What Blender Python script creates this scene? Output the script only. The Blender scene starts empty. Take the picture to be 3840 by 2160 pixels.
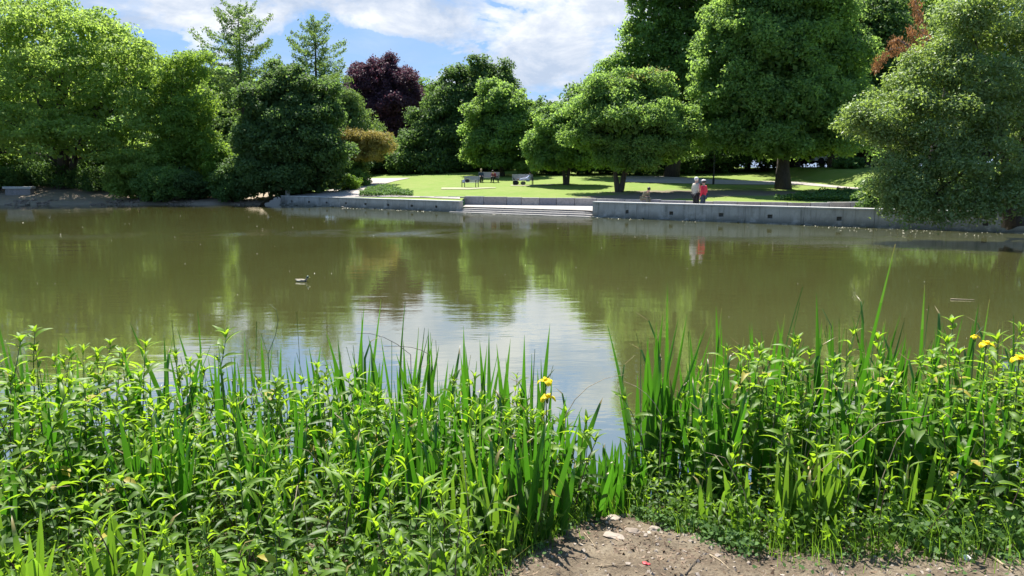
import bpy, bmesh, math, random
import numpy as np
from mathutils import Vector, Matrix, Euler
from mathutils import noise as mnoise

random.seed(11)
rng = np.random.default_rng(11)
SC = bpy.context.scene
COL = SC.collection
R = math.radians

# ------------------------------------------------------------------ camera
EYE = 2.5
PITCH = R(9.2)
FPX = 2742.0
cam_d = bpy.data.cameras.new("camera")
cam_d.sensor_width = 36.0
cam_d.lens = FPX / 3840.0 * 36.0
cam_d.clip_start = 0.05
cam_d.clip_end = 900.0
cam = bpy.data.objects.new("camera", cam_d)
cam.location = (0, 0, EYE)
cam.rotation_euler = (math.pi / 2 - PITCH, 0, 0)
COL.objects.link(cam)
SC.camera = cam

# ------------------------------------------------------------------ light
SUN_EL, SUN_AZ = 60.0, -15.0          # azimuth measured from +Y towards +X
sd = bpy.data.lights.new("sun", 'SUN')
sd.energy = 5.0
sd.angle = R(0.53)
sd.color = (1.0, 0.955, 0.88)
sun = bpy.data.objects.new("sun", sd)
dirv = Vector((math.sin(R(SUN_AZ)) * math.cos(R(SUN_EL)), math.cos(R(SUN_AZ)) * math.cos(R(SUN_EL)), math.sin(R(SUN_EL))))
sun.rotation_euler = dirv.to_track_quat('Z', 'Y').to_euler()
sun.location = (0, 0, 60)
COL.objects.link(sun)

SC.view_settings.view_transform = 'Standard'
SC.view_settings.look = 'None'
SC.view_settings.gamma = 1.0
SC.view_settings.use_curve_mapping = False
SC.view_settings.exposure = 1.3
try:
    SC.cycles.max_bounces = 8
    SC.cycles.diffuse_bounces = 4
    SC.cycles.transmission_bounces = 6
    SC.cycles.glossy_bounces = 3
    SC.cycles.caustics_reflective = False
    SC.cycles.caustics_refractive = False
    SC.cycles.sample_clamp_indirect = 4.0
except Exception:
    pass


class NT:
    """small helper for node trees"""
    def __init__(self, tree):
        self.t = tree
        self.n = tree.nodes
        self.l = tree.links

    def add(self, kind, **kw):
        nd = self.n.new(kind)
        for k, v in kw.items():
            setattr(nd, k, v)
        return nd

    def link(self, a, b):
        self.l.new(a, b)

    def math(self, op, a, b=None, c=None, clamp=False):
        nd = self.n.new('ShaderNodeMath')
        nd.operation = op
        nd.use_clamp = clamp
        for i, v in enumerate((a, b, c)):
            if v is None:
                continue
            if isinstance(v, (int, float)):
                nd.inputs[i].default_value = v
            else:
                self.l.new(v, nd.inputs[i])
        return nd.outputs[0]

    def mix(self, fac, a, b):
        nd = self.n.new('ShaderNodeMix')
        nd.data_type = 'RGBA'
        for sock, v in ((nd.inputs[0], fac), (nd.inputs[6], a), (nd.inputs[7], b)):
            if isinstance(v, (int, float)):
                sock.default_value = v
            elif isinstance(v, tuple):
                sock.default_value = (v[0], v[1], v[2], 1)
            else:
                self.l.new(v, sock)
        return nd.outputs[2]

    def noise(self, vec, scale, detail=4, rough=0.55, dist=0.0):
        nd = self.n.new('ShaderNodeTexNoise')
        nd.inputs['Scale'].default_value = scale
        nd.inputs['Detail'].default_value = detail
        nd.inputs['Roughness'].default_value = rough
        nd.inputs['Distortion'].default_value = dist
        if vec is not None:
            self.l.new(vec, nd.inputs['Vector'])
        return nd.outputs['Fac']

    def ramp(self, fac, stops, interp='LINEAR'):
        nd = self.n.new('ShaderNodeValToRGB')
        nd.color_ramp.interpolation = interp
        el = nd.color_ramp.elements
        while len(el) < len(stops):
            el.new(0.5)
        for e, (p, c) in zip(el, stops):
            e.position = p
            e.color = (c, c, c, 1) if isinstance(c, (int, float)) else (c[0], c[1], c[2], 1)
        self.l.new(fac, nd.inputs[0])
        return nd.outputs[0]

    def mapping(self, vec, scale=(1, 1, 1), loc=(0, 0, 0), rot=(0, 0, 0)):
        nd = self.n.new('ShaderNodeMapping')
        nd.inputs['Scale'].default_value = scale
        nd.inputs['Location'].default_value = loc
        nd.inputs['Rotation'].default_value = rot
        self.l.new(vec, nd.inputs['Vector'])
        return nd.outputs[0]


# ------------------------------------------------------------------ sky
def build_world():
    w = bpy.data.worlds.new("World")
    SC.world = w
    w.use_nodes = True
    N = NT(w.node_tree)
    N.n.clear()
    out = N.add('ShaderNodeOutputWorld')
    bg = N.add('ShaderNodeBackground')
    bg.inputs['Strength'].default_value = 0.10
    N.link(bg.outputs[0], out.inputs[0])
    sky = N.add('ShaderNodeTexSky', sky_type='NISHITA')
    sky.sun_disc = False
    sky.sun_elevation = R(SUN_EL)
    sky.sun_rotation = R(SUN_AZ)
    sky.air_density = 1.0
    sky.dust_density = 0.6
    sky.ozone_density = 1.6
    tc = N.add('ShaderNodeTexCoord')
    d = tc.outputs['Generated']
    sep = N.add('ShaderNodeSeparateXYZ')
    N.link(d, sep.inputs[0])
    az = N.math('ARCTAN2', sep.outputs[0], sep.outputs[1])
    el = N.math('ARCSINE', sep.outputs[2])
    # billowing detail, a little flattened towards the horizon
    m = N.mapping(d, scale=(1, 1, 2.0), loc=(0.3, 0.1, 0.35))
    n1 = N.noise(m, 7.5, 10, 0.62, 0.25)
    n2 = N.noise(N.mapping(d, scale=(1, 1, 2.2), loc=(2.3, 1.1, 0.0)), 2.4, 4, 0.5, 0.2)
    streak = N.noise(N.mapping(d, scale=(1.6, 1.6, 9.0), rot=(0, R(7), 0)), 3.0, 7, 0.6, 0.3)
    # where banks of cloud sit: (azimuth, elevation, half widths, weight)
    blobs = [(-0.20, 0.20, 0.14, 0.035, 0.26), (-0.47, 0.205, 0.12, 0.05, 0.30), (-0.345, 0.175, 0.05, 0.03, 0.30),
             (0.02, 0.19, 0.17, 0.045, 0.40), (0.10, 0.14, 0.13, 0.055, 0.42), (0.17, 0.17, 0.06, 0.06, 0.34),
             (-0.09, 0.095, 0.20, 0.028, 0.30), (0.16, 0.09, 0.10, 0.035, 0.30), (-0.3, 0.06, 0.5, 0.03, 0.2),
             (0.3, 0.19, 0.10, 0.05, 0.25), (0.02, 0.30, 0.35, 0.06, 0.30)]
    acc = None
    for a, e, sa, se, wgt in blobs:
        da = N.math('POWER', N.math('DIVIDE', N.math('SUBTRACT', az, a), sa), 2.0)
        de = N.math('POWER', N.math('DIVIDE', N.math('SUBTRACT', el, e), se), 2.0)
        g = N.math('MULTIPLY', N.math('EXPONENT', N.math('MULTIPLY', N.math('ADD', da, de), -1.0)), wgt)
        acc = g if acc is None else N.math('ADD', acc, g)
    hole = N.math('MULTIPLY', N.math('EXPONENT', N.math('MULTIPLY', N.math('ADD',
            N.math('POWER', N.math('DIVIDE', N.math('SUBTRACT', az, -0.13), 0.16), 2.0),
            N.math('POWER', N.math('DIVIDE', N.math('SUBTRACT', el, 0.148), 0.028), 2.0)), -1.0)), 0.26)
    base = N.math('ADD', N.math('MULTIPLY', N.math('ADD', N.math('MULTIPLY', N.math('SUBTRACT', n1, 0.5), 1.5), 0.5), 0.80), N.math('MULTIPLY', n2, 0.26))
    dens = N.math('SUBTRACT', N.math('ADD', base, N.math('MINIMUM', acc, 0.30)), hole)
    mask = N.ramp(dens, [(0.66, 0.0), (0.70, 0.55), (0.80, 1.0)])
    wisps = N.math('MULTIPLY', N.ramp(streak, [(0.50, 0.0), (0.80, 1.0)]), 0.26)
    mask2 = N.math('MAXIMUM', mask, wisps)
    shade = N.ramp(N.noise(N.mapping(d, scale=(1, 1, 2.0), loc=(0.3, 0.1, 0.38)), 9.0, 8, 0.62, 0.3),
                   [(0.38, (2.3, 2.75, 3.5)), (0.50, (3.2, 3.5, 4.0)), (0.60, (4.2, 4.35, 4.55))])
    skyc = N.mix(0.80, sky.outputs[0], (0.88, 1.72, 3.30))
    col = N.mix(mask2, skyc, shade)
    N.link(col, bg.inputs['Color'])


build_world()


# ------------------------------------------------------------------ helpers
def ray(px, py):
    x = (px - 1920) / FPX
    u = (1080 - py) / FPX
    return (x, math.cos(PITCH) + u * math.sin(PITCH), -math.sin(PITCH) + u * math.cos(PITCH))


def at_y(px, py, Y):
    r = ray(px, py)
    t = Y / r[1]
    return Vector((r[0] * t, Y, EYE + r[2] * t))


def at_z(px, py, z):
    r = ray(px, py)
    t = (z - EYE) / r[2]
    return Vector((r[0] * t, r[1] * t, z))


Q = 3840 / 2576.0


def tag(o, label=None, cat=None, group=None, kind=None):
    if label:
        o['label'] = label
    if cat:
        o['category'] = cat
    if group:
        o['group'] = group
    if kind:
        o['kind'] = kind
    return o


def empty(name, loc=(0, 0, 0), rz=0.0):
    o = bpy.data.objects.new(name, None)
    o.location = loc
    o.rotation_euler = (0, 0, rz)
    o.empty_display_size = 0.1
    COL.objects.link(o)
    return o


def link(name, me, parent=None):
    o = bpy.data.objects.new(name, me)
    COL.objects.link(o)
    if parent is not None:
        o.parent = parent
    return o


class MB:
    """collects simple shapes as one mesh"""
    def __init__(self):
        self.v = []
        self.f = []

    def box(self, x0, x1, y0, y1, z0, z1, M=None, jit=0.0):
        b = len(self.v)
        for z in (z0, z1):
            for (x, y) in ((x0, y0), (x1, y0), (x1, y1), (x0, y1)):
                p = Vector((x, y, z))
                if jit:
                    p += Vector((random.uniform(-jit, jit), random.uniform(-jit, jit), random.uniform(-jit, jit)))
                if M is not None:
                    p = M @ p
                self.v.append(tuple(p))
        for q in ((0, 3, 2, 1), (4, 5, 6, 7), (0, 1, 5, 4), (1, 2, 6, 5), (2, 3, 7, 6), (3, 0, 4, 7)):
            self.f.append(tuple(b + i for i in q))
        return self

    def tube(self, pts, rad, n=6, cap=True):
        pts = [Vector(p) for p in pts]
        b = len(self.v)
        ref = Vector((0.31, 0.77, 0.11))
        for i, p in enumerate(pts):
            if i == 0:
                t = pts[1] - p
            elif i == len(pts) - 1:
                t = p - pts[i - 1]
            else:
                t = pts[i + 1] - pts[i - 1]
            t.normalize()
            a = t.cross(ref)
            if a.length < 1e-3:
                a = t.cross(Vector((1, 0, 0)))
            a.normalize()
            c = t.cross(a)
            r = rad[i] if hasattr(rad, '__len__') else rad
            for k in range(n):
                an = 2 * math.pi * k / n
                self.v.append(tuple(p + a * (r * math.cos(an)) + c * (r * math.sin(an))))
        for i in range(len(pts) - 1):
            for k in range(n):
                k2 = (k + 1) % n
                self.f.append((b + i * n + k, b + i * n + k2, b + (i + 1) * n + k2, b + (i + 1) * n + k))
        if cap:
            self.f.append(tuple(b + k for k in reversed(range(n))))
            e = b + (len(pts) - 1) * n
            self.f.append(tuple(e + k for k in range(n)))
        return self

    def ell(self, c, r, seg=12, rings=8, M=None):
        b = len(self.v)
        for i in range(rings + 1):
            th = math.pi * i / rings
            for k in range(seg):
                an = 2 * math.pi * k / seg
                p = Vector((c[0] + r[0] * math.sin(th) * math.cos(an), c[1] + r[1] * math.sin(th) * math.sin(an), c[2] + r[2] * math.cos(th)))
                if M is not None:
                    p = M @ p
                self.v.append(tuple(p))
        for i in range(rings):
            for k in range(seg):
                k2 = (k + 1) % seg
                self.f.append((b + i * seg + k, b + (i + 1) * seg + k, b + (i + 1) * seg + k2, b + i * seg + k2))
        return self

    def mesh(self, name, mat, smooth=False):
        me = bpy.data.meshes.new(name)
        me.from_pydata(self.v, [], self.f)
        if mat is not None:
            me.materials.append(mat)
        if smooth:
            for p in me.polygons:
                p.use_smooth = True
        me.update()
        return me

    def build(self, name, mat, parent=None, smooth=False, bevel=0.0):
        o = link(name, self.mesh(name, mat, smooth), parent)
        if bevel:
            m = o.modifiers.new('bevel', 'BEVEL')
            m.width = bevel
            m.segments = 2
            m.limit_method = 'ANGLE'
        return o


def np_mesh(name, V, F, mat, face_attr=None, smooth=False):
    """V (n,3), F (m,k) as one mesh with an optional float per face"""
    me = bpy.data.meshes.new(name)
    n, m, k = len(V), len(F), F.shape[1]
    me.vertices.add(n)
    me.vertices.foreach_set('co', np.ascontiguousarray(V, dtype=np.float32).ravel())
    me.loops.add(m * k)
    me.loops.foreach_set('vertex_index', np.ascontiguousarray(F, dtype=np.int32).ravel())
    me.polygons.add(m)
    me.polygons.foreach_set('loop_start', np.arange(0, m * k, k, dtype=np.int32))
    me.polygons.foreach_set('loop_total', np.full(m, k, dtype=np.int32))
    if smooth:
        me.polygons.foreach_set('use_smooth', np.ones(m, dtype=bool))
    if face_attr is not None:
        at = me.attributes.new('tint', 'FLOAT', 'FACE')
        at.data.foreach_set('value', np.ascontiguousarray(face_attr, dtype=np.float32))
    if mat is not None:
        me.materials.append(mat)
    me.update(calc_edges=True)
    return me


# ------------------------------------------------------------------ materials
def new_mat(name):
    m = bpy.data.materials.new(name)
    m.use_nodes = True
    N = NT(m.node_tree)
    for nd in list(N.n):
        if nd.type != 'OUTPUT_MATERIAL':
            N.n.remove(nd)
    out = [nd for nd in N.n if nd.type == 'OUTPUT_MATERIAL'][0]
    return m, N, out


def plain(name, col, rough=0.7, var=0.15, scale=8.0, spec=0.4, metal=0.0, bump=0.0):
    m, N, out = new_mat(name)
    b = N.add('ShaderNodeBsdfPrincipled')
    tc = N.add('ShaderNodeTexCoord')
    n = N.noise(tc.outputs['Object'], scale, 5, 0.6)
    lo = tuple(c * (1 - var) for c in col)
    hi = tuple(min(1, c * (1 + var)) for c in col)
    N.link(N.ramp(n, [(0.3, lo), (0.7, hi)]), b.inputs['Base Color'])
    b.inputs['Roughness'].default_value = rough
    b.inputs['Metallic'].default_value = metal
    b.inputs['Specular IOR Level'].default_value = spec
    if bump:
        bp = N.add('ShaderNodeBump')
        bp.inputs['Strength'].default_value = 0.6
        bp.inputs['Distance'].default_value = bump
        N.link(n, bp.inputs['Height'])
        N.link(bp.outputs[0], b.inputs['Normal'])
    N.link(b.outputs[0], out.inputs[0])
    return m


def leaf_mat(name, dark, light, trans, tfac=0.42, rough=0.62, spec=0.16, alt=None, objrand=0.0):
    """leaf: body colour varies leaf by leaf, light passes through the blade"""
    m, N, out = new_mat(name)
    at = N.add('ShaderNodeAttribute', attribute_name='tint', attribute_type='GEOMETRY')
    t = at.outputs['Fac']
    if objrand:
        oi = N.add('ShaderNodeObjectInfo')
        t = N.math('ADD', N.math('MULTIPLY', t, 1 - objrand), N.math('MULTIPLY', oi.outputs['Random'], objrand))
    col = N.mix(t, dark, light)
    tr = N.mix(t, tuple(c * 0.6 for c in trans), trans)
    if alt is not None:
        sel = N.math('GREATER_THAN', at.outputs['Fac'], 0.985)
        col = N.mix(sel, col, alt)
    b = N.add('ShaderNodeBsdfPrincipled')
    b.inputs['Roughness'].default_value = rough
    b.inputs['Specular IOR Level'].default_value = spec
    N.link(col, b.inputs['Base Color'])
    tl = N.add('ShaderNodeBsdfTranslucent')
    N.link(tr, tl.inputs['Color'])
    mx = N.add('ShaderNodeMixShader')
    mx.inputs[0].default_value = tfac
    N.link(b.outputs[0], mx.inputs[1])
    N.link(tl.outputs[0], mx.inputs[2])
    N.link(mx.outputs[0], out.inputs[0])
    return m


def mat_bark(name, col):
    m, N, out = new_mat(name)
    b = N.add('ShaderNodeBsdfPrincipled')
    tc = N.add('ShaderNodeTexCoord')
    v = N.mapping(tc.outputs['Object'], scale=(6, 6, 1.2))
    n = N.noise(v, 2.5, 7, 0.65, 0.6)
    N.link(N.ramp(n, [(0.3, tuple(c * 0.5 for c in col)), (0.7, tuple(c * 1.4 for c in col))]), b.inputs['Base Color'])
    b.inputs['Roughness'].default_value = 0.9
    bp = N.add('ShaderNodeBump')
    bp.inputs['Distance'].default_value = 0.04
    N.link(n, bp.inputs['Height'])
    N.link(bp.outputs[0], b.inputs['Normal'])
    N.link(b.outputs[0], out.inputs[0])
    return m


def mat_water():
    m, N, out = new_mat('pond_water')
    b = N.add('ShaderNodeBsdfPrincipled')
    tc = N.add('ShaderNodeTexCoord')
    P = tc.outputs['Object']
    n0 = N.noise(P, 0.09, 3, 0.5)
    N.link(N.ramp(n0, [(0.35, (0.100, 0.103, 0.032)), (0.65, (0.124, 0.127, 0.043))]), b.inputs['Base Color'])
    b.inputs['Roughness'].default_value = 0.03
    b.inputs['IOR'].default_value = 1.42
    b.inputs['Specular IOR Level'].default_value = 0.5
    # ripples: long crests across the view, finer chop on top, rougher where a gust touches
    r1 = N.noise(N.mapping(P, scale=(1.3, 3.6, 1), rot=(0, 0, R(6))), 1.0, 3, 0.5, 0.4)
    r2 = N.noise(N.mapping(P, scale=(4.5, 13.0, 1), rot=(0, 0, R(-9))), 1.0, 3, 0.6, 0.3)
    r3 = N.noise(N.mapping(P, scale=(0.35, 0.9, 1)), 1.0, 2, 0.5, 0.3)
    sep = N.add('ShaderNodeSeparateXYZ')
    N.link(P, sep.inputs[0])
    wob = N.noise(P, 0.35, 4, 0.6)

    def band(y0, hy, x0, hx):
        dy = N.math('POWER', N.math('DIVIDE', N.math('SUBTRACT', sep.outputs[1], y0), hy), 2.0)
        dx = N.math('POWER', N.math('DIVIDE', N.math('SUBTRACT', sep.outputs[0], x0), hx), 4.0)
        return N.math('EXPONENT', N.math('MULTIPLY', N.math('ADD', dx, dy), -1.0))
    gust = N.math('ADD', band(29.0, 1.6, -7.0, 7.5), band(27.0, 1.0, 12.5, 6.0))
    gust = N.math('ADD', gust, N.math('MULTIPLY', band(27.6, 1.3, -15, 5.0), 0.8))
    gust = N.math('MULTIPLY', gust, N.ramp(wob, [(0.42, 0.0), (0.62, 1.0)]))
    calm = N.ramp(N.noise(P, 0.13, 3, 0.5), [(0.35, 0.6), (0.7, 1.25)])
    h = N.math('ADD', N.math('MULTIPLY', r1, 0.5), N.math('MULTIPLY', r3, 1.1))
    h = N.math('ADD', h, N.math('MULTIPLY', r2, N.math('ADD', 0.13, N.math('MULTIPLY', gust, 3.4))))
    h = N.math('MULTIPLY', h, calm)
    bp = N.add('ShaderNodeBump')
    bp.inputs['Strength'].default_value = 1.0
    bp.inputs['Distance'].default_value = 0.0055
    N.link(h, bp.inputs['Height'])
    N.link(bp.outputs[0], b.inputs['Normal'])
    # even mirror share added over the murky body to brighten the reflections
    g = N.add('ShaderNodeBsdfGlossy')
    g.inputs['Roughness'].default_value = 0.03
    N.link(bp.outputs[0], g.inputs['Normal'])
    mx = N.add('ShaderNodeMixShader')
    mx.inputs[0].default_value = 0.56
    N.link(b.outputs[0], mx.inputs[1])
    N.link(g.outputs[0], mx.inputs[2])
    N.link(mx.outputs[0], out.inputs[0])
    return m


def mat_concrete(name, col, stain=0.5, algae=False):
    m, N, out = new_mat(name)
    b = N.add('ShaderNodeBsdfPrincipled')
    tc = N.add('ShaderNodeTexCoord')
    P = tc.outputs['Object']
    big = N.noise(P, 0.9, 5, 0.6)
    fine = N.noise(P, 22, 4, 0.7)
    drip = N.noise(N.mapping(P, scale=(4.5, 4.5, 0.35)), 1.0, 5, 0.65)
    c = N.mix(N.ramp(big, [(0.3, 0), (0.7, 1)]), tuple(x * 0.82 for x in col), tuple(x * 1.12 for x in col))
    c = N.mix(N.math('MULTIPLY', N.ramp(drip, [(0.5, 0), (0.72, 1)]), stain), c, (0.09, 0.095, 0.075))
    c = N.mix(N.math('MULTIPLY', N.ramp(fine, [(0.35, 1), (0.6, 0)]), 0.25), c, tuple(x * 0.55 for x in col))
    if algae:
        sp = N.add('ShaderNodeSeparateXYZ')
        N.link(P, sp.inputs[0])
        zz = N.math('ADD', sp.outputs[2], N.math('MULTIPLY', N.math('SUBTRACT', drip, 0.5), 0.5))
        c = N.mix(N.math('MULTIPLY', N.ramp(zz, [(0.0, 1), (0.22, 0.45), (0.42, 0)]), 0.85), c, (0.085, 0.085, 0.055))
        c = N.mix(N.math('MULTIPLY', N.ramp(N.noise(P, 2.2, 5, 0.7), [(0.5, 0), (0.68, 1)]), 0.5), c, tuple(x * 1.35 for x in col))
    N.link(c, b.inputs['Base Color'])
    b.inputs['Roughness'].default_value = 0.85
    bp = N.add('ShaderNodeBump')
    bp.inputs['Distance'].default_value = 0.01
    N.link(fine, bp.inputs['Height'])
    N.link(bp.outputs[0], b.inputs['Normal'])
    N.link(b.outputs[0], out.inputs[0])
    return m


def mat_stone_blocks():
    m, N, out = new_mat('wall_stone')
    b = N.add('ShaderNodeBsdfPrincipled')
    oi = N.add('ShaderNodeObjectInfo')
    tc = N.add('ShaderNodeTexCoord')
    c = N.ramp(oi.outputs['Random'], [(0.0, (0.30, 0.28, 0.27)), (0.25, (0.33, 0.27, 0.26)), (0.5, (0.38, 0.37, 0.36)),
                                      (0.75, (0.22, 0.21, 0.24)), (1.0, (0.42, 0.38, 0.35))])
    n = N.noise(tc.outputs['Object'], 7, 6, 0.7)
    c2 = N.mix(N.ramp(n, [(0.35, 0.55), (0.65, 0)]), c, (0.13, 0.13, 0.12))
    N.link(c2, b.inputs['Base Color'])
    b.inputs['Roughness'].default_value = 0.85
    bp = N.add('ShaderNodeBump')
    bp.inputs['Distance'].default_value = 0.02
    N.link(n, bp.inputs['Height'])
    N.link(bp.outputs[0], b.inputs['Normal'])
    N.link(b.outputs[0], out.inputs[0])
    return m


def mat_lawn():
    m, N, out = new_mat('lawn_grass')
    b = N.add('ShaderNodeBsdfPrincipled')
    tc = N.add('ShaderNodeTexCoord')
    P = tc.outputs['Object']
    big = N.noise(P, 0.30, 6, 0.65)
    mid = N.noise(P, 1.3, 7, 0.72)
    fine = N.noise(N.mapping(P, scale=(1, 1, 1)), 30, 3, 0.7)
    g = N.mix(N.ramp(big, [(0.35, 0), (0.65, 1)]), (0.150, 0.235, 0.032), (0.200, 0.262, 0.050))
    g = N.mix(N.math('MULTIPLY', N.ramp(mid, [(0.42, 0), (0.66, 1)]), 0.75), g, (0.250, 0.265, 0.085))
    g = N.mix(N.math('MULTIPLY', fine, 0.6), g, (0.060, 0.115, 0.020))
    # bare earth: the natural bank on the left and the ground below the big trees
    sep = N.add('ShaderNodeSeparateXYZ')
    N.link(P, sep.inputs[0])

    def blob(x0, y0, rx, ry):
        dx = N.math('POWER', N.math('DIVIDE', N.math('SUBTRACT', sep.outputs[0], x0), rx), 2.0)
        dy = N.math('POWER', N.math('DIVIDE', N.math('SUBTRACT', sep.outputs[1], y0), ry), 2.0)
        return N.math('EXPONENT', N.math('MULTIPLY', N.math('ADD', dx, dy), -1.0))
    bare = N.math('ADD', blob(13.5, 49.5, 7.5, 2.6), blob(7.5, 46.5, 3.6, 1.4))
    bare = N.math('ADD', bare, N.math('MULTIPLY', blob(18, 60, 5, 3), 0.7))
    left = N.ramp(N.math('DIVIDE', N.math('SUBTRACT', -15.5, sep.outputs[0]), 3.0), [(0.0, 0.0), (1.0, 1.0)])
    bare = N.math('MAXIMUM', bare, left)
    bare = N.ramp(N.math('ADD', bare, N.math('MULTIPLY', N.math('SUBTRACT', mid, 0.5), 1.2)), [(0.35, 0), (0.65, 1)])
    earth = N.mix(left, N.mix(mid, (0.105, 0.082, 0.055), (0.230, 0.190, 0.145)), N.mix(mid, (0.19, 0.15, 0.105), (0.40, 0.33, 0.25)))  # left bank earth lightened in colour, standing in for sun dapple
    N.link(N.mix(bare, g, earth), b.inputs['Base Color'])
    b.inputs['Roughness'].default_value = 0.9
    b.inputs['Specular IOR Level'].default_value = 0.15
    bp = N.add('ShaderNodeBump')
    bp.inputs['Distance'].default_value = 0.05
    N.link(mid, bp.inputs['Height'])
    N.link(bp.outputs[0], b.inputs['Normal'])
    tl = N.add('ShaderNodeBsdfTranslucent')
    N.link(N.mix(bare, (0.18, 0.30, 0.03), (0.05, 0.04, 0.03)), tl.inputs['Color'])
    N.link(b.outputs[0], out.inputs[0])
    return m


def mat_path(name, col):
    m, N, out = new_mat(name)
    b = N.add('ShaderNodeBsdfPrincipled')
    tc = N.add('ShaderNodeTexCoord')
    P = tc.outputs['Object']
    n = N.noise(P, 3.0, 7, 0.7)
    n2 = N.noise(P, 0.5, 3, 0.5)
    c = N.ramp(n, [(0.3, tuple(x * 0.75 for x in col)), (0.7, tuple(x * 1.15 for x in col))])
    c = N.mix(N.math('MULTIPLY', N.ramp(n2, [(0.45, 0), (0.7, 1)]), 0.35), c, tuple(x * 0.6 for x in col))
    N.link(c, b.inputs['Base Color'])
    b.inputs['Roughness'].default_value = 0.9
    N.link(b.outputs[0], out.inputs[0])
    return m


def mat_dirt():
    m, N, out = new_mat('trodden_soil')
    b = N.add('ShaderNodeBsdfPrincipled')
    tc = N.add('ShaderNodeTexCoord')
    P = tc.outputs['Object']
    a = N.noise(P, 3.0, 6, 0.65)
    f = N.noise(P, 45, 6, 0.75)
    v = N.add('ShaderNodeTexVoronoi')
    v.inputs['Scale'].default_value = 55
    N.link(P, v.inputs['Vector'])
    c = N.ramp(a, [(0.3, (0.085, 0.064, 0.042)), (0.5, (0.165, 0.130, 0.088)), (0.72, (0.250, 0.208, 0.148))])
    c = N.mix(N.math('MULTIPLY', N.ramp(f, [(0.38, 1), (0.55, 0)]), 0.75), c, (0.070, 0.050, 0.035))
    c = N.mix(N.math('MULTIPLY', N.ramp(v.outputs['Distance'], [(0.0, 1), (0.22, 0)]), 0.35), c, (0.34, 0.29, 0.23))
    sp = N.add('ShaderNodeSeparateXYZ')
    N.link(P, sp.inputs[0])
    wet = N.ramp(N.math('ADD', sp.outputs[2], N.math('MULTIPLY', N.math('SUBTRACT', a, 0.5), 0.25)), [(0.04, 1), (0.16, 0)])
    c = N.mix(wet, c, (0.055, 0.040, 0.026))
    mould = N.ramp(N.noise(P, 1.6, 5, 0.7), [(0.46, 0), (0.64, 1)])
    c = N.mix(N.math('MULTIPLY', mould, 0.55), c, (0.075, 0.058, 0.038))
    N.link(c, b.inputs['Base Color'])
    b.inputs['Roughness'].default_value = 0.92
    b.inputs['Specular IOR Level'].default_value = 0.2
    bp = N.add('ShaderNodeBump')
    bp.inputs['Distance'].default_value = 0.012
    N.link(N.math('ADD', f, N.math('MULTIPLY', v.outputs['Distance'], 0.6)), bp.inputs['Height'])
    N.link(bp.outputs[0], b.inputs['Normal'])
    N.link(b.outputs[0], out.inputs[0])
    return m


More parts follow.
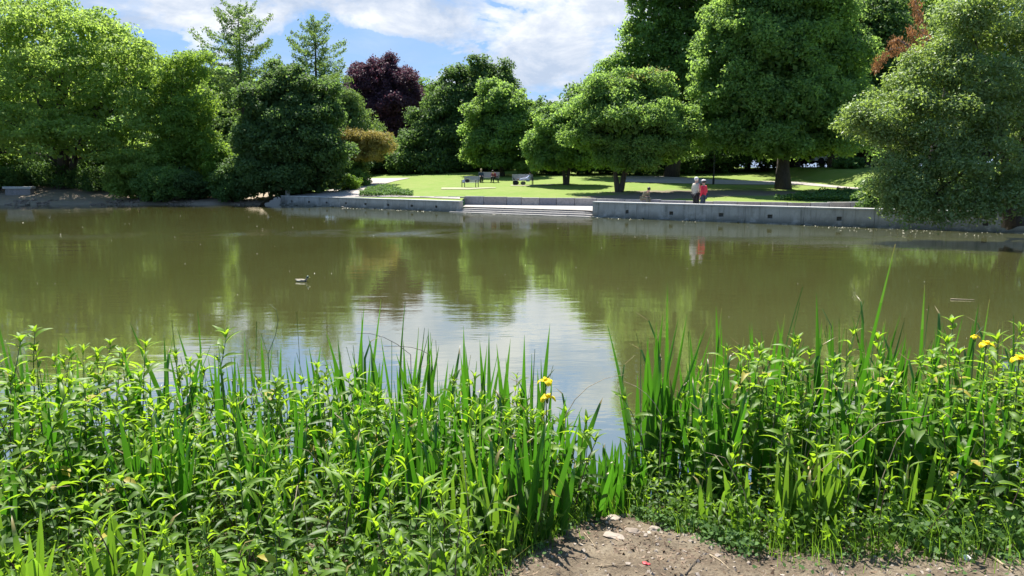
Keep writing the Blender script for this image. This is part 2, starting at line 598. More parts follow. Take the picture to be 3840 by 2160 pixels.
M = dict(
    water=mat_water(), lawn=mat_lawn(), dirt=mat_dirt(),
    path=mat_path('gravel_path', (0.34, 0.30, 0.27)), worn=mat_path('worn_turf', (0.27, 0.27, 0.15)), plaza=mat_path('plaza_paving', (0.36, 0.33, 0.30)),
    concrete=mat_concrete('old_concrete', (0.43, 0.405, 0.365), 0.85, True), coping=mat_concrete('pale_coping', (0.55, 0.54, 0.50), 0.25),
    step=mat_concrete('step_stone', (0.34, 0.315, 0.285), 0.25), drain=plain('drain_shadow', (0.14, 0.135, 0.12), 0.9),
    blocks=mat_stone_blocks(),
    bark=mat_bark('bark', (0.070, 0.055, 0.042)), bark2=mat_bark('pale_bark', (0.13, 0.115, 0.095)),
    l_locust=leaf_mat('light_green_leaf', (0.14, 0.225, 0.05), (0.265, 0.385, 0.095), (0.54, 0.76, 0.12), 0.52),
    l_mid=leaf_mat('mid_green_leaf', (0.08, 0.156, 0.048), (0.178, 0.29, 0.086), (0.44, 0.68, 0.12), 0.50),
    l_dark=leaf_mat('dark_green_leaf', (0.048, 0.098, 0.034), (0.115, 0.188, 0.062), (0.24, 0.4, 0.08), 0.42),
    l_blue=leaf_mat('blue_green_needle', (0.026, 0.058, 0.034), (0.050, 0.092, 0.050), (0.05, 0.10, 0.04), 0.22),
    l_copper=leaf_mat('purple_beech_leaf', (0.046, 0.026, 0.038), (0.11, 0.06, 0.082), (0.19, 0.07, 0.1), 0.30),
    l_gold=leaf_mat('golden_brown_needle', (0.23, 0.195, 0.06), (0.38, 0.315, 0.095), (0.55, 0.45, 0.1), 0.30),
    l_rust=leaf_mat('rust_brown_needle', (0.3, 0.14, 0.06), (0.47, 0.24, 0.11), (0.5, 0.24, 0.08), 0.30),
    l_larch=leaf_mat('larch_needle', (0.08, 0.14, 0.052), (0.17, 0.26, 0.08), (0.34, 0.52, 0.09), 0.35),
    l_grey=leaf_mat('grey_green_leaf', (0.11, 0.175, 0.06), (0.24, 0.32, 0.12), (0.5, 0.7, 0.11), 0.36, rough=0.5, spec=0.3),
    l_fresh=leaf_mat('fresh_green_leaf', (0.095, 0.18, 0.036), (0.205, 0.325, 0.066), (0.5, 0.74, 0.08), 0.45),
    l_bright=leaf_mat('bright_green_leaf', (0.085, 0.170, 0.022), (0.130, 0.240, 0.034), (0.30, 0.50, 0.04), 0.45),
    l_cover=leaf_mat('ground_cover_leaf', (0.05, 0.11, 0.03), (0.11, 0.2, 0.055), (0.2, 0.36, 0.05), 0.35),
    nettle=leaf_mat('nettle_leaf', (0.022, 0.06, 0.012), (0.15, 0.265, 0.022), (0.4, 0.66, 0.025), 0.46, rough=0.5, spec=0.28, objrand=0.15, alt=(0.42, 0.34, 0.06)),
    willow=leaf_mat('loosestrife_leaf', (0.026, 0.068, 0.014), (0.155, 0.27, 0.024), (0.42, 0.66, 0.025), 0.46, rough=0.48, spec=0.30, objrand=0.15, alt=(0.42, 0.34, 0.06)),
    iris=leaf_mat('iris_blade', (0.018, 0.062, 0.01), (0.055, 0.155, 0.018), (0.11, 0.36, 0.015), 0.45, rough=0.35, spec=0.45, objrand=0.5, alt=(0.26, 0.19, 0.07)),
    iris_pale=leaf_mat('pale_iris_blade', (0.06, 0.14, 0.018), (0.13, 0.24, 0.034), (0.28, 0.52, 0.03), 0.45, rough=0.38, spec=0.45, objrand=0.5, alt=(0.34, 0.26, 0.10)),
    stem=plain('plant_stem', (0.070, 0.115, 0.035), 0.6), redstem=plain('purple_stem', (0.085, 0.045, 0.040), 0.6),
    yellow=leaf_mat('iris_petal', (0.86, 0.6, 0.01), (0.92, 0.74, 0.015), (0.98, 0.82, 0.02), 0.4, rough=0.5),
    dry=plain('dry_stalk', (0.36, 0.28, 0.18), 0.8, 0.3, 30), wood=plain('weathered_wood', (0.30, 0.26, 0.21), 0.85, 0.3, 12),
    slat=plain('grey_bench_board', (0.34, 0.335, 0.33), 0.6, 0.12, 6), iron=plain('black_iron', (0.018, 0.018, 0.020), 0.5),
    stone=plain('field_stone', (0.22, 0.175, 0.135), 0.85, 0.35, 9, bump=0.01), stone2=plain('pale_stone', (0.30, 0.25, 0.20), 0.85, 0.3, 9, bump=0.01),
    white=plain('white_plastic', (0.78, 0.78, 0.80), 0.4, 0.05), red=plain('red_petal', (0.62, 0.05, 0.06), 0.5, 0.1),
    skin=plain('skin', (0.52, 0.33, 0.25), 0.55, 0.05), hairw=plain('white_hair', (0.72, 0.70, 0.66), 0.7, 0.1, 60),
    haird=plain('dark_hair', (0.025, 0.018, 0.014), 0.5, 0.3, 60), hairb=plain('fair_hair', (0.42, 0.30, 0.18), 0.6, 0.2, 60),
    beige=plain('beige_cloth', (0.50, 0.46, 0.38), 0.85, 0.12, 14), blackc=plain('black_cloth', (0.018, 0.018, 0.022), 0.85),
    redc=plain('red_cloth', (0.58, 0.025, 0.055), 0.75, 0.15, 10), navy=plain('navy_cloth', (0.035, 0.055, 0.085), 0.85),
    khaki=plain('khaki_cloth', (0.17, 0.16, 0.11), 0.85, 0.2, 14), maroon=plain('maroon_cloth', (0.22, 0.03, 0.05), 0.85, 0.2, 14),
    pale=plain('pale_blue_cloth', (0.50, 0.54, 0.70), 0.85, 0.1, 14), cap=plain('white_cap', (0.75, 0.70, 0.68), 0.8, 0.05),
    carp=plain('white_car_paint', (0.70, 0.71, 0.72), 0.25, 0.03), glass=plain('dark_glass', (0.02, 0.022, 0.025), 0.1),
    rubber=plain('tyre_rubber', (0.02, 0.02, 0.02), 0.8), duckb=plain('duck_feather', (0.22, 0.19, 0.13), 0.7, 0.35, 30),
    duckw=plain('pale_feather', (0.50, 0.47, 0.36), 0.7, 0.1), duckh=plain('green_head', (0.02, 0.07, 0.04), 0.35),
    bill=plain('bill', (0.45, 0.42, 0.12), 0.5), litter=leaf_mat('leaf_litter', (0.07, 0.045, 0.028), (0.26, 0.19, 0.13), (0.2, 0.13, 0.08), 0.15),
)


# ------------------------------------------------------------------ terrain
def ip(x, xs, ys):
    return float(np.interp(x, xs, ys))


def sstep(a, b, x):
    t = min(1.0, max(0.0, (x - a) / (b - a)))
    return t * t * (3 - 2 * t)


def shore(x):
    return ip(x, [-300, -60, -37, -17, -16.6, -3.1, 4.2, 16.2, 24, 40, 80, 300], [62, 55, 52.8, 53.2, 52.9, 43.3, 39.1, 31.5, 26.6, 17, 8, -10])


def ret_line(x):
    return ip(x, [-3, 2, 7, 11.7, 17.2, 21.3, 25], [46.6, 45.7, 44.6, 41.6, 40.0, 40.4, 39.6])


def h_mid(x, y):
    return 0.70 + 0.055 * max(0.0, y - 45.0)


def h_left(x, y):
    return 0.60 + 0.060 * max(0.0, y - shore(x) - 0.6)


def h_nat(x, y):
    s = y - shore(x) + 0.5 * mnoise.noise((x * 0.35, y * 0.1, 0.0))
    return ip(s, [-2, 0, 0.9, 2.2, 4, 7, 40], [-0.7, -0.02, 0.22, 0.36, 0.68, 1.15, 2.7])


def land(x, y):
    a = h_nat(x, y)
    b = h_left(x, y)
    c = h_mid(x, y)
    w1 = sstep(-18.4, -16.9, x)
    w2 = sstep(-7, 1, x)
    w3 = sstep(24.6, 27, x)
    z = a * (1 - w1) + (b * (1 - w2) + c * w2) * w1
    z = z * (1 - w3) + a * w3
    z += 0.05 * mnoise.noise((x * 0.12, y * 0.12, 3.1)) * sstep(0, 4, y - shore(x) - 4)
    return min(z, 4.0)


def start_line(x):
    if x < -16.9 or x > 24.9:
        return shore(x) - 2.0
    if x < -3.0:
        return shore(x) + 0.33
    return ret_line(x) + 0.05


def hit(px, py, f=land, y0=30.0, y1=200.0, dy=0.1):
    r = ray(px, py)
    y = y0
    while y < y1:
        t = y / r[1]
        z = EYE + r[2] * t
        if z <= f(r[0] * t, y):
            return Vector((r[0] * t, y, f(r[0] * t, y)))
        y += dy
    return Vector((r[0] * y1 / r[1], y1, 4.0))


def build_far_land():
    xs = list(np.linspace(-300, -64, 13)) + list(np.arange(-60, 45, 0.5)) + [-16.95, -16.88, -3.02, -2.98, 24.88, 24.95] + list(np.linspace(50, 300, 12))
    xs = sorted(xs)
    ds = list(np.arange(0, 30, 0.5)) + list(np.arange(30, 70, 2.0)) + [75, 90, 120, 180, 260, 380]
    V, F = [], []
    nr = len(ds)
    for x in xs:
        s = start_line(x)
        for d in ds:
            V.append((x, s + d, land(x, s + d)))
    for i in range(len(xs) - 1):
        for j in range(nr - 1):
            a = i * nr + j
            F.append((a, a + nr, a + nr + 1, a + 1))
    me = np_mesh('lawn', np.array(V), np.array(F), M['lawn'], smooth=True)
    tag(link('lawn', me), kind='structure')


build_far_land()


def near_z(x, y):
    z = 0.9 - 0.17 * max(0.0, y)
    z += 0.05 * mnoise.noise((x * 0.9, y * 0.7, 5.0))
    z -= 0.10 * math.exp(-((x - 0.72) / 0.28) ** 2) * sstep(4.2, 5.2, y)
    return z


def near_fine(x, y):
    z = near_z(x, y)
    z += 0.030 * mnoise.noise((x * 3, y * 4, 1.0)) + 0.020 * abs(mnoise.noise((x * 9, y * 10, 2.0))) + 0.010 * mnoise.noise((x * 30, y * 30, 2.0))
    return z


def build_near_land():
    xs = np.concatenate([np.linspace(-60, -5, 20), np.arange(-4.8, -0.8, 0.08), np.arange(-0.72, 4.2, 0.022), np.arange(4.25, 4.8, 0.1), np.linspace(5, 60, 20)])
    ys = np.concatenate([np.linspace(-40, 2.4, 20), np.arange(2.5, 3.3, 0.05), np.arange(3.3, 5.4, 0.022), np.arange(5.42, 6.2, 0.05), np.linspace(6.3, 10, 8)])
    V = [(x, y, near_fine(x, y)) for x in xs for y in ys]
    n = len(ys)
    F = [(i * n + j, (i + 1) * n + j, (i + 1) * n + j + 1, i * n + j + 1) for i in range(len(xs) - 1) for j in range(n - 1)]
    tag(link('ground', np_mesh('ground', np.array(V), np.array(F), M['dirt'], smooth=True)), kind='structure')


build_near_land()

# pond: bed and surface
mb = MB()
mb.v = [(-300, 3, -1.2), (300, 3, -1.2), (300, 90, -1.2), (-300, 90, -1.2)]
mb.f = [(0, 1, 2, 3)]
tag(mb.build('pond_bed', M['dirt']), kind='structure')
mb = MB()
mb.v = [(-300, 1, 0), (300, 1, 0), (300, 90, 0), (-300, 90, 0)]
mb.f = [(0, 1, 2, 3)]
tag(mb.build('water', M['water']), kind='structure')


def sheet(name, left, right, mat, off=0.03, n=14, f=land):
    """a path: strip between two edge lines draped over the ground"""
    def res(pts, k):
        pts = [Vector(p) for p in pts]
        L = [0]
        for a, b in zip(pts, pts[1:]):
            L.append(L[-1] + (b - a).length)
        t = L[-1] * k / n
        for i in range(len(pts) - 1):
            if t <= L[i + 1] + 1e-9:
                u = (t - L[i]) / max(1e-9, L[i + 1] - L[i])
                return pts[i].lerp(pts[i + 1], u)
        return pts[-1]
    V, F = [], []
    W = 8
    for k in range(n + 1):
        a, b = res(left, k), res(right, k)
        for j in range(W + 1):
            p = a.lerp(b, j / W)
            wob = 0.12 * mnoise.noise((p.x * 0.8, p.y * 0.8, 9.0)) if j in (0, W) else 0
            x, y = p.x + wob, p.y + wob
            V.append((x, y, f(x, y) + off))
    for k in range(n):
        for j in range(W):
            a = k * (W + 1) + j
            F.append((a, a + 1, a + W + 2, a + W + 1))
    return tag(link(name, np_mesh(name, np.array(V), np.array(F), mat)), kind='structure')


# path on the left, from the wall back between the trees
sheet('path', [at_z(1075, 734, 0.63), hit(1190, 722), hit(1290, 702), hit(1345, 682), hit(1370, 669)],
      [at_z(1350, 741, 0.63), hit(1372, 718), hit(1420, 697), hit(1480, 680), hit(1540, 668)], M['path'], n=40)
# strip along the top of the left wall
sheet('path', [at_z(1345, 739, 0.62), at_z(1550, 745, 0.63), at_z(1725, 751, 0.64)],
      [at_z(1345, 733, 0.63), hit(1550, 737), hit(1725, 741)], M['path'], off=0.035, n=30)
# path behind the lawn on the right
sheet('path', [hit(2330, 683), hit(2500, 688), hit(2700, 692), hit(3000, 694), hit(3400, 694), hit(3840, 694)],
      [hit(2330, 662), hit(2450, 661), hit(2700, 675), hit(3000, 684), hit(3400, 685), hit(3840, 685)], M['path'], n=60)
# worn pale patches beside the benches
sheet('path', [hit(1655, 711), hit(1760, 712), hit(1860, 706)], [hit(1655, 705), hit(1760, 705), hit(1860, 704)], M['worn'], n=20)
sheet('path', [hit(1915, 698), hit(2000, 698), hit(2080, 694)], [hit(1915, 694), hit(2000, 694), hit(2080, 691)], M['worn'], n=20)

# paved walkway between the pond wall and the low stone wall
V, F = [], []
cx = np.linspace(-3.0, 24.8, 90)
for x in cx:
    y0 = shore(x) + 1.02 - 0.72 * sstep(4.12, 4.3, x)
    y1 = ret_line(x) + 0.02
    for k in range(4):
        V.append((x, y0 + (y1 - y0) * k / 3, 0.30))
for i in range(89):
    for k in range(3):
        a = i * 4 + k
        F.append((a, a + 4, a + 5, a + 1))
tag(link('walkway', np_mesh('walkway', np.array(V), np.array(F), M['plaza'])), kind='structure')


# ------------------------------------------------------------------ walls and steps
def pond_wall(name, P0, P1, ztop, drains, label, ledge=True, thick=0.34):
    """concrete wall of panels; each panel has a recessed drain mouth, a coping piece and a footing ledge"""
    P0, P1 = Vector((P0[0], P0[1], 0)), Vector((P1[0], P1[1], 0))
    L = (P1 - P0).length
    rz = math.atan2(P1.y - P0.y, P1.x - P0.x)
    root = empty(name, P0, rz)
    tag(root, label, 'wall')
    ss = []
    for px in drains:
        # where the sight line to that drain meets the wall line
        r = ray(px, 800)
        d = (P1 - P0).normalized()
        k = (P0.y * r[0] - P0.x * r[1]) / (d.x * r[1] - d.y * r[0])
        ss.append(k)
    ss = sorted(ss)
    cuts = [0.0] + [(a + b) / 2 for a, b in zip(ss, ss[1:])] + [L]
    for i, s in enumerate(ss):
        a, b = cuts[i] + 0.006, cuts[i + 1] - 0.006
        w = random.uniform(0.085, 0.115)
        z0, z1 = ztop * 0.30, ztop * 0.52
        m = MB()
        pj = random.uniform(0, 0.008)
        m.box(a, s - w, pj, thick, -0.5, ztop - 0.07)
        m.box(s + w, b, pj, thick, -0.5, ztop - 0.07)
        m.box(s - w, s + w, pj, thick, z1, ztop - 0.07)
        m.box(s - w, s + w, pj, thick, -0.5, z0)
        m.build('panel', M['concrete'], root)
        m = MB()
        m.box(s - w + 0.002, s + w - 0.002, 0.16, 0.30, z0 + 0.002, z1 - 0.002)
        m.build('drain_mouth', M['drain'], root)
        m = MB()
        m.box(a, b, -0.03, thick + 0.03, ztop - 0.068, ztop)
        m.build('coping', M['coping'], root, bevel=0.008)
        if ledge:
            m = MB()
            m.box(a + 0.05, b - random.uniform(0.05, 0.3), -0.22, -0.004, -0.5, 0.045 + random.uniform(-0.01, 0.015), jit=0.006)
            m.build('footing', M['concrete'], root)
    return root


pond_wall('pond_wall', (-16.6, 52.9), (-3.12, 43.6), 0.665, [1096, 1160, 1226, 1298, 1371, 1456, 1545, 1636],
          'grey concrete pond wall with dark drain mouths running left of the steps')
pond_wall('pond_wall', (4.28, 39.1), (24.4, 26.4), 0.83, [2351, 2517, 2704, 2888, 3148, 3420, 3700],
          'grey concrete pond wall with bright coping below the standing couple')

# broad steps
st = empty('stone_steps', (-3.1, 43.3, 0), math.atan2(39.1 - 43.3, 4.2 + 3.1))
tag(st, 'broad pale stone steps leading down into the water between the two walls', 'steps')
SL = math.hypot(7.3, 4.2)
for k, (zt_, y0, x0) in enumerate(((0.035, -0.15, -0.55), (0.125, 0.22, -0.3), (0.215, 0.58, -0.05))):
    x = x0 - 0.1
    while x < SL - 0.06:
        w = random.uniform(0.95, 1.6)
        x2 = min(x + w, SL - 0.02)
        m = MB()
        m.box(x + 0.006, x2 - 0.006, y0 + random.uniform(-0.012, 0.012), y0 + 0.40, -0.4, zt_ + random.uniform(-0.008, 0.008))
        m.build('step_slab', M['step'], st, bevel=0.012)
        x = x2
x = 0.1
while x < SL - 0.06:
    x2 = min(x + random.uniform(1.0, 1.7), SL - 0.02)
    m = MB()
    m.box(x + 0.006, x2 - 0.006, 0.94 + random.uniform(-0.01, 0.01), 1.5, -0.4, 0.31 + random.uniform(-0.004, 0.006))
    m.build('step_slab', M['step'], st, bevel=0.012)
    x = x2

# low stone wall behind the walkway
sw = empty('stone_wall', (-3.0, 46.6, 0.0))
tag(sw, 'low wall of mixed pink and grey stone blocks edging the lawn', 'wall')
x = -3.0
while x < 24.3:
    w = random.uniform(0.9, 1.7)
    x2 = min(x + w, 24.6)
    a = Vector((x, ret_line(x), 0))
    b = Vector((x2, ret_line(x2), 0))
    d = b - a
    Mx = Matrix.Translation(a - Vector((-3.0, 46.6, 0))) @ Matrix.Rotation(math.atan2(d.y, d.x), 4, 'Z')
    top = h_mid(x, ret_line(x)) + 0.02 + random.uniform(-0.015, 0.03)
    m = MB()
    m.box(0.012, d.length - 0.012, random.uniform(-0.03, 0.0), 0.28, 0.1, top, Mx)
    m.build('stone_block', M['blocks'], sw, bevel=0.015)
    x = x2
# kerb stones at the front of the lawn on the left
kb = empty('lawn_kerb', hit(1345, 741))
tag(kb, 'flat pale kerb stones between lawn and left pond wall', 'kerb')
for i, px in enumerate(np.arange(1350, 1735, 27.0)):
    p = hit(px, 739 + (px - 1345) * 0.006)
    m = MB()
    Mx = Matrix.Translation(p - kb.location) @ Matrix.Rotation(-0.55, 4, 'Z')
    m.box(-0.32, 0.30, -0.12, 0.12, -0.1, 0.045 + random.uniform(-0.01, 0.02), Mx)
    m.build('kerb_stone', M['blocks'], kb, bevel=0.01)

# bollard at the left end of the wall
p = at_z(1087, 737, 0.665)
bo = empty('bollard', (-16.05, 52.75, 0.66))
tag(bo, 'short grey concrete bollard at the left end of the pond wall', 'bollard')
m = MB()
m.tube([(0, 0, 0), (0, 0, 0.50)], 0.17, 14)
m.build('post', M['concrete'], bo, smooth=False)
m = MB()
m.tube([(0, 0, 0.502), (0, 0, 0.56), (0, 0, 0.60)], [0.19, 0.185, 0.12], 14)
m.build('cap', M['coping'], bo)

# stone block on the left bank
p = hit(75, 729)
sbk = empty('stone_bench', p, R(3))
tag(sbk, 'low dark stone block bench with a pale slab on the left bank', 'bench')
m = MB()
m.box(-0.93, 0.93, -0.25, 0.25, -0.2, 0.42)
m.build('base', M['blocks'], sbk, bevel=0.02)
m = MB()
m.box(-1.08, 1.06, -0.32, 0.32, 0.423, 0.60)
m.build('seat', M['coping'], sbk, bevel=0.02)


# ------------------------------------------------------------------ trees
def unit(a):
    return a / np.maximum(1e-9, np.linalg.norm(a, axis=1, keepdims=True))


def leaf_quads(C, Nn, S, asp=0.6, fold=0.18, down=None):
    """four-cornered folded leaves at C facing Nn, S long"""
    n = len(C)
    rnd = rng.normal(size=(n, 3))
    if down is not None:
        rnd = rnd * (1 - down) + np.array([0, 0, -1.0]) * down * 2.0
    A = unit(rnd - (rnd * Nn).sum(1, keepdims=True) * Nn)
    B = np.cross(Nn, A)
    s = S[:, None]
    V = np.empty((n, 4, 3))
    V[:, 0] = C - A * s * 0.5
    V[:, 1] = C + B * s * asp * 0.5 - Nn * s * fold + A * s * 0.05
    V[:, 2] = C + A * s * 0.5
    V[:, 3] = C - B * s * asp * 0.5 - Nn * s * fold + A * s * 0.05
    F = np.arange(n * 4).reshape(n, 4)
    return V.reshape(-1, 3), F


def crown_cloud(lobes, clump, n, leaf, inner=0.14, flat=0.7, asp=0.6, spread=0.75, updown=0.35, low=-0.55, gap=0.08, droop=None, shell=0.16, bough=7, lump=3):
    clump = clump * 0.78
    # side shoots break the outline of the main masses
    extra = []
    if lump:
        for l in lobes:
            for _ in range(lump):
                u = unit(rng.normal(size=(1, 3)) + np.array([[0, -0.2, 0.35]]))[0]
                if u[2] < -0.5:
                    continue
                k = rng.uniform(0.24, 0.42)
                rr_ = np.full(3, l[1].min()) * k * np.array([1.25, 1.1, 0.8])
                extra.append((l[0] + u * l[1] * rng.uniform(0.86, 1.05), rr_))
    lobes = list(lobes) + extra
    cen, rad = np.array([l[0] for l in lobes]), np.array([l[1] for l in lobes])
    CC, CU, CR = [], [], []
    for i in range(len(lobes)):
        r = rad[i]
        area = 4 * math.pi * ((r[0] * r[1]) ** 1.6 / 3 + (r[0] * r[2]) ** 1.6 / 3 + (r[1] * r[2]) ** 1.6 / 3) ** (1 / 1.6)
        k = max(5, int(area / (clump * clump * 1.45)))
        u = unit(rng.normal(size=(k * 2, 3)))
        u = u[u[:, 2] > low][:k]
        p = cen[i] + u * r * (1.0 - shell * rng.random((len(u), 1)) ** 0.7 * 2)
        keep = np.ones(len(p), bool)
        for j in range(len(lobes)):
            if j != i:
                q = ((p - cen[j]) / (rad[j] * 0.72)) ** 2
                keep &= q.sum(1) > 1.0
        if gap:
            keep &= rng.random(len(p)) > gap
        p, u = p[keep], u[keep]
        if bough and len(p) > 12:
            # gather the sprays into shelving boughs with shaded gaps between them
            nb = max(4, int(len(p) / bough))
            bi = rng.choice(len(p), nb, replace=False)
            bc, bu = p[bi], u[bi]
            dd = ((p[:, None, :] - bc[None]) * np.array([1, 1, 1.5])).astype(np.float32)
            near = (dd ** 2).sum(2).argmin(1)
            off = p - bc[near]
            p = bc[near] + off * np.array([0.85, 0.85, 0.62])
            push = (0.5 - np.clip(np.linalg.norm(off, axis=1) / (clump * 2.6), 0, 1)) * clump * 1.1
            p = p + bu[near] * push[:, None] * r / r.max() + rng.normal(size=p.shape) * clump * 0.12
            lift = rng.uniform(-0.25, 0.35, nb)[near] * clump
            p = p + u * lift[:, None]
        CC.append(p)
        CU.append(unit(u / r))
        CR.append(clump * rng.uniform(0.5, 1.5, len(p)))
    CC, CU, CR = np.concatenate(CC), np.concatenate(CU), np.concatenate(CR)
    ctint = rng.random(len(CC))
    n_in = int(n * inner)
    n_out = n - n_in
    w = CR ** 2
    idx = rng.choice(len(CC), n_out, p=w / w.sum())
    v = unit(rng.normal(size=(n_out, 3)) + CU[idx] * 0.55 + np.array([0, 0, updown]))
    rr = rng.random((n_out, 1)) ** 0.45
    rr = rr * (1 + (rng.random((n_out, 1)) < 0.07) * rng.uniform(0.1, 0.7, (n_out, 1)))
    sq = np.array([1, 1, flat])
    P = CC[idx] + v * rr * CR[idx][:, None] * sq
    Nn = unit(v * 0.75 + np.array([0, 0, 0.5]) + spread * rng.normal(size=(n_out, 3)))
    S = leaf * rng.uniform(0.65, 1.3, n_out)
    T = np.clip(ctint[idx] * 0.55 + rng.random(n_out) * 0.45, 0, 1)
    # inner leaves keep the crown from being see-through
    vol = rad.prod(1)
    li = rng.choice(len(lobes), n_in, p=vol / vol.sum())
    u = unit(rng.normal(size=(n_in, 3))) * rng.random((n_in, 1)) ** 0.4 * 0.80
    P2 = cen[li] + u * rad[li]
    N2 = unit(rng.normal(size=(n_in, 3)))
    S2 = leaf * rng.uniform(1.6, 2.8, n_in)
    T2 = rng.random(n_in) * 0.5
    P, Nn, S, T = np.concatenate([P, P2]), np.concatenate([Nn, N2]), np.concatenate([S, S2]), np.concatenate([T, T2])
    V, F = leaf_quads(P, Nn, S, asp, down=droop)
    return V, F, T


def lobes_q(lst, D, dep=0.9):
    """lobes given as seen (x, y, half width, half height in 2576-wide photo units) -> real ellipsoids at distance D"""
    out = []
    for l in lst:
        x, y, rx, ry = l[:4]
        dz = l[4] if len(l) > 4 else 0.0
        c = at_y(x * Q, y * Q, D + dz)
        k = Q * (D + dz) / FPX
        out.append((np.array(c), np.array([rx * k, max(rx, ry) * k * dep, ry * k])))
    return out


def limb_path(a, b, n=6, bow=0.12, lift=0.0):
    a, b = Vector(a), Vector(b)
    L = (b - a).length
    side = Vector((random.uniform(-1, 1), random.uniform(-1, 1), random.uniform(-.2, .6))) * bow * L
    pts = []
    for i in range(n + 1):
        t = i / n
        p = a.lerp(b, t) + side * math.sin(math.pi * t) * 0.6
        p += Vector((random.uniform(-1, 1), random.uniform(-1, 1), random.uniform(-1, 1))) * L * 0.012
        p.z += lift * L * (t * t - t)
        pts.append(p)
    return pts


def build_trunk(base, lobes, r, mat, root, forks=None, lean=0.0, twigs=3):
    m = MB()
    cen = [Vector(l[0]) for l in lobes]
    top = max(cen, key=lambda c: c.z)
    mid = Vector((sum(c.x for c in cen) / len(cen), sum(c.y for c in cen) / len(cen), 0))
    h = top.z - base.z
    stems = forks or [(Vector((mid.x * 0.55 + base.x * 0.45, mid.y * 0.5 + base.y * 0.5, top.z + h * 0.1)), r)]
    nodes = []
    for tp, rr in stems:
        pts = limb_path(base - Vector((0, 0, 0.3)), tp, 9, 0.04)
        rads = [rr * (1.55 if i == 0 else (1.15 if i == 1 else 1.0)) * (1 - 0.82 * i / 9) for i in range(10)]
        m.tube([p - base for p in pts], rads, 9)
        for i, p in enumerate(pts):
            nodes.append((p, rads[i]))
    for (c, rad) in [(Vector(l[0]), l[1]) for l in lobes]:
        cand = [nd for nd in nodes if nd[0].z < c.z - 0.05 * h and nd[0].z > base.z + 0.16 * h] or nodes[3:6]
        nd = min(cand, key=lambda q: (q[0] - c).length)
        pts = limb_path(nd[0], c, 5, 0.15)
        r0 = min(nd[1] * 0.6, r * 0.5)
        m.tube([p - base for p in pts], [r0 * (1 - 0.7 * i / 5) for i in range(6)], 6)
        for k in range(twigs):
            e = c + Vector((random.uniform(-1, 1) * rad[0], random.uniform(-1, 1) * rad[1], random.uniform(-.4, 1) * rad[2])) * 0.8
            s = pts[random.choice((2, 3, 4))]
            pp = limb_path(s, e, 4, 0.15)
            m.tube([p - base for p in pp], [r0 * 0.4 * (1 - 0.8 * i / 4) for i in range(5)], 5)
    return m.build('trunk', mat, root, smooth=True)


def tree(name, label, group, base_q, D, lobes, r, leafm, barkm='bark', clump=1.0, n=30000, leaf=0.24, cat='tree',
         crown='crown', dep=0.9, forks=None, twigs=3, extra=None, **kw):
    lb = lobes_q(lobes, D, dep)
    bx = at_y(base_q * Q, 900, D).x
    base = Vector((bx, D, land(bx, D)))
    root = empty(name, base)
    tag(root, label, cat, group)
    fk = None
    if forks:
        fk = [(at_y(fx * Q, fy * Q, D), fr) for fx, fy, fr in forks]
    build_trunk(base, lb, r, M[barkm], root, fk, twigs=twigs)
    V, F, T = crown_cloud(lb, clump, n, leaf, **kw)
    V = V - np.array(base)
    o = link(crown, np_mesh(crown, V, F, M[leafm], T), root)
    o['kind'] = 'stuff'
    if extra:
        for (nm, lobes2, lm, n2, lf2, cl2) in extra:
            V, F, T = crown_cloud(lobes_q(lobes2, D, dep), cl2, n2, lf2, **kw)
            o = link(nm, np_mesh(nm, V - np.array(base), F, M[lm], T), root)
            o['kind'] = 'stuff'
    return root


G_L = 'trees on the left bank'
G_M = 'trees around the lawn'
G_B = 'far trees behind the park'

tree('broadleaf_tree', 'huge light green spreading tree filling the left edge of the far bank', G_L, 172, 59,
     [(150, 100, 170, 95), (20, 90, 120, 100), (270, 120, 100, 70, -2), (345, 190, 65, 60, -1), (150, 220, 150, 80, -3), (-60, 230, 120, 110),
      (300, 270, 95, 70, -3), (60, 330, 130, 80, -4), (200, 350, 130, 70, -4), (330, 370, 75, 70, -3), (-80, 380, 100, 80)],
     0.55, 'l_locust', clump=1.3, n=56000, leaf=0.27, flat=0.45, gap=0.30, asp=0.5, forks=[(150, 60, 0.5), (40, 60, 0.32), (330, 130, 0.3)], inner=0.06, twigs=8)
tree('slim_tree', 'slim mid green tree with several stems beside the huge light green tree', G_L, 452, 56.5,
     [(468, 180, 48, 55), (440, 250, 55, 55, 1), (490, 290, 52, 60), (440, 340, 62, 60), (495, 385, 58, 55), (440, 420, 60, 50)],
     0.2, 'l_fresh', clump=0.85, n=26000, leaf=0.21, gap=0.28, forks=[(465, 150, 0.16), (500, 200, 0.12), (430, 220, 0.12)], asp=0.5, inner=0.06)
tree('conifer_tree', 'dark blue green conifer standing behind between slim tree and first larch', G_B, 580, 76,
     [(575, 250, 60, 65), (560, 320, 65, 80), (620, 330, 65, 90), (590, 400, 90, 60), (520, 300, 40, 60)],
     0.3, 'l_blue', clump=0.8, n=26000, leaf=0.26, asp=0.3, flat=0.5)
tree('dark_tree', 'large dark round tree overhanging the water at the left end of the wall', G_L, 735, 55.5,
     [(725, 225, 62, 62), (675, 290, 70, 75), (775, 290, 75, 80), (720, 370, 110, 90, -1), (655, 400, 62, 85, -1), (800, 400, 70, 75, -1),
      (700, 455, 95, 50, -1.5), (780, 455, 70, 42, -0.5), (630, 465, 50, 40, -1)],
     0.4, 'l_dark', clump=0.8, n=70000, leaf=0.22, spread=0.9, inner=0.12, asp=0.6)
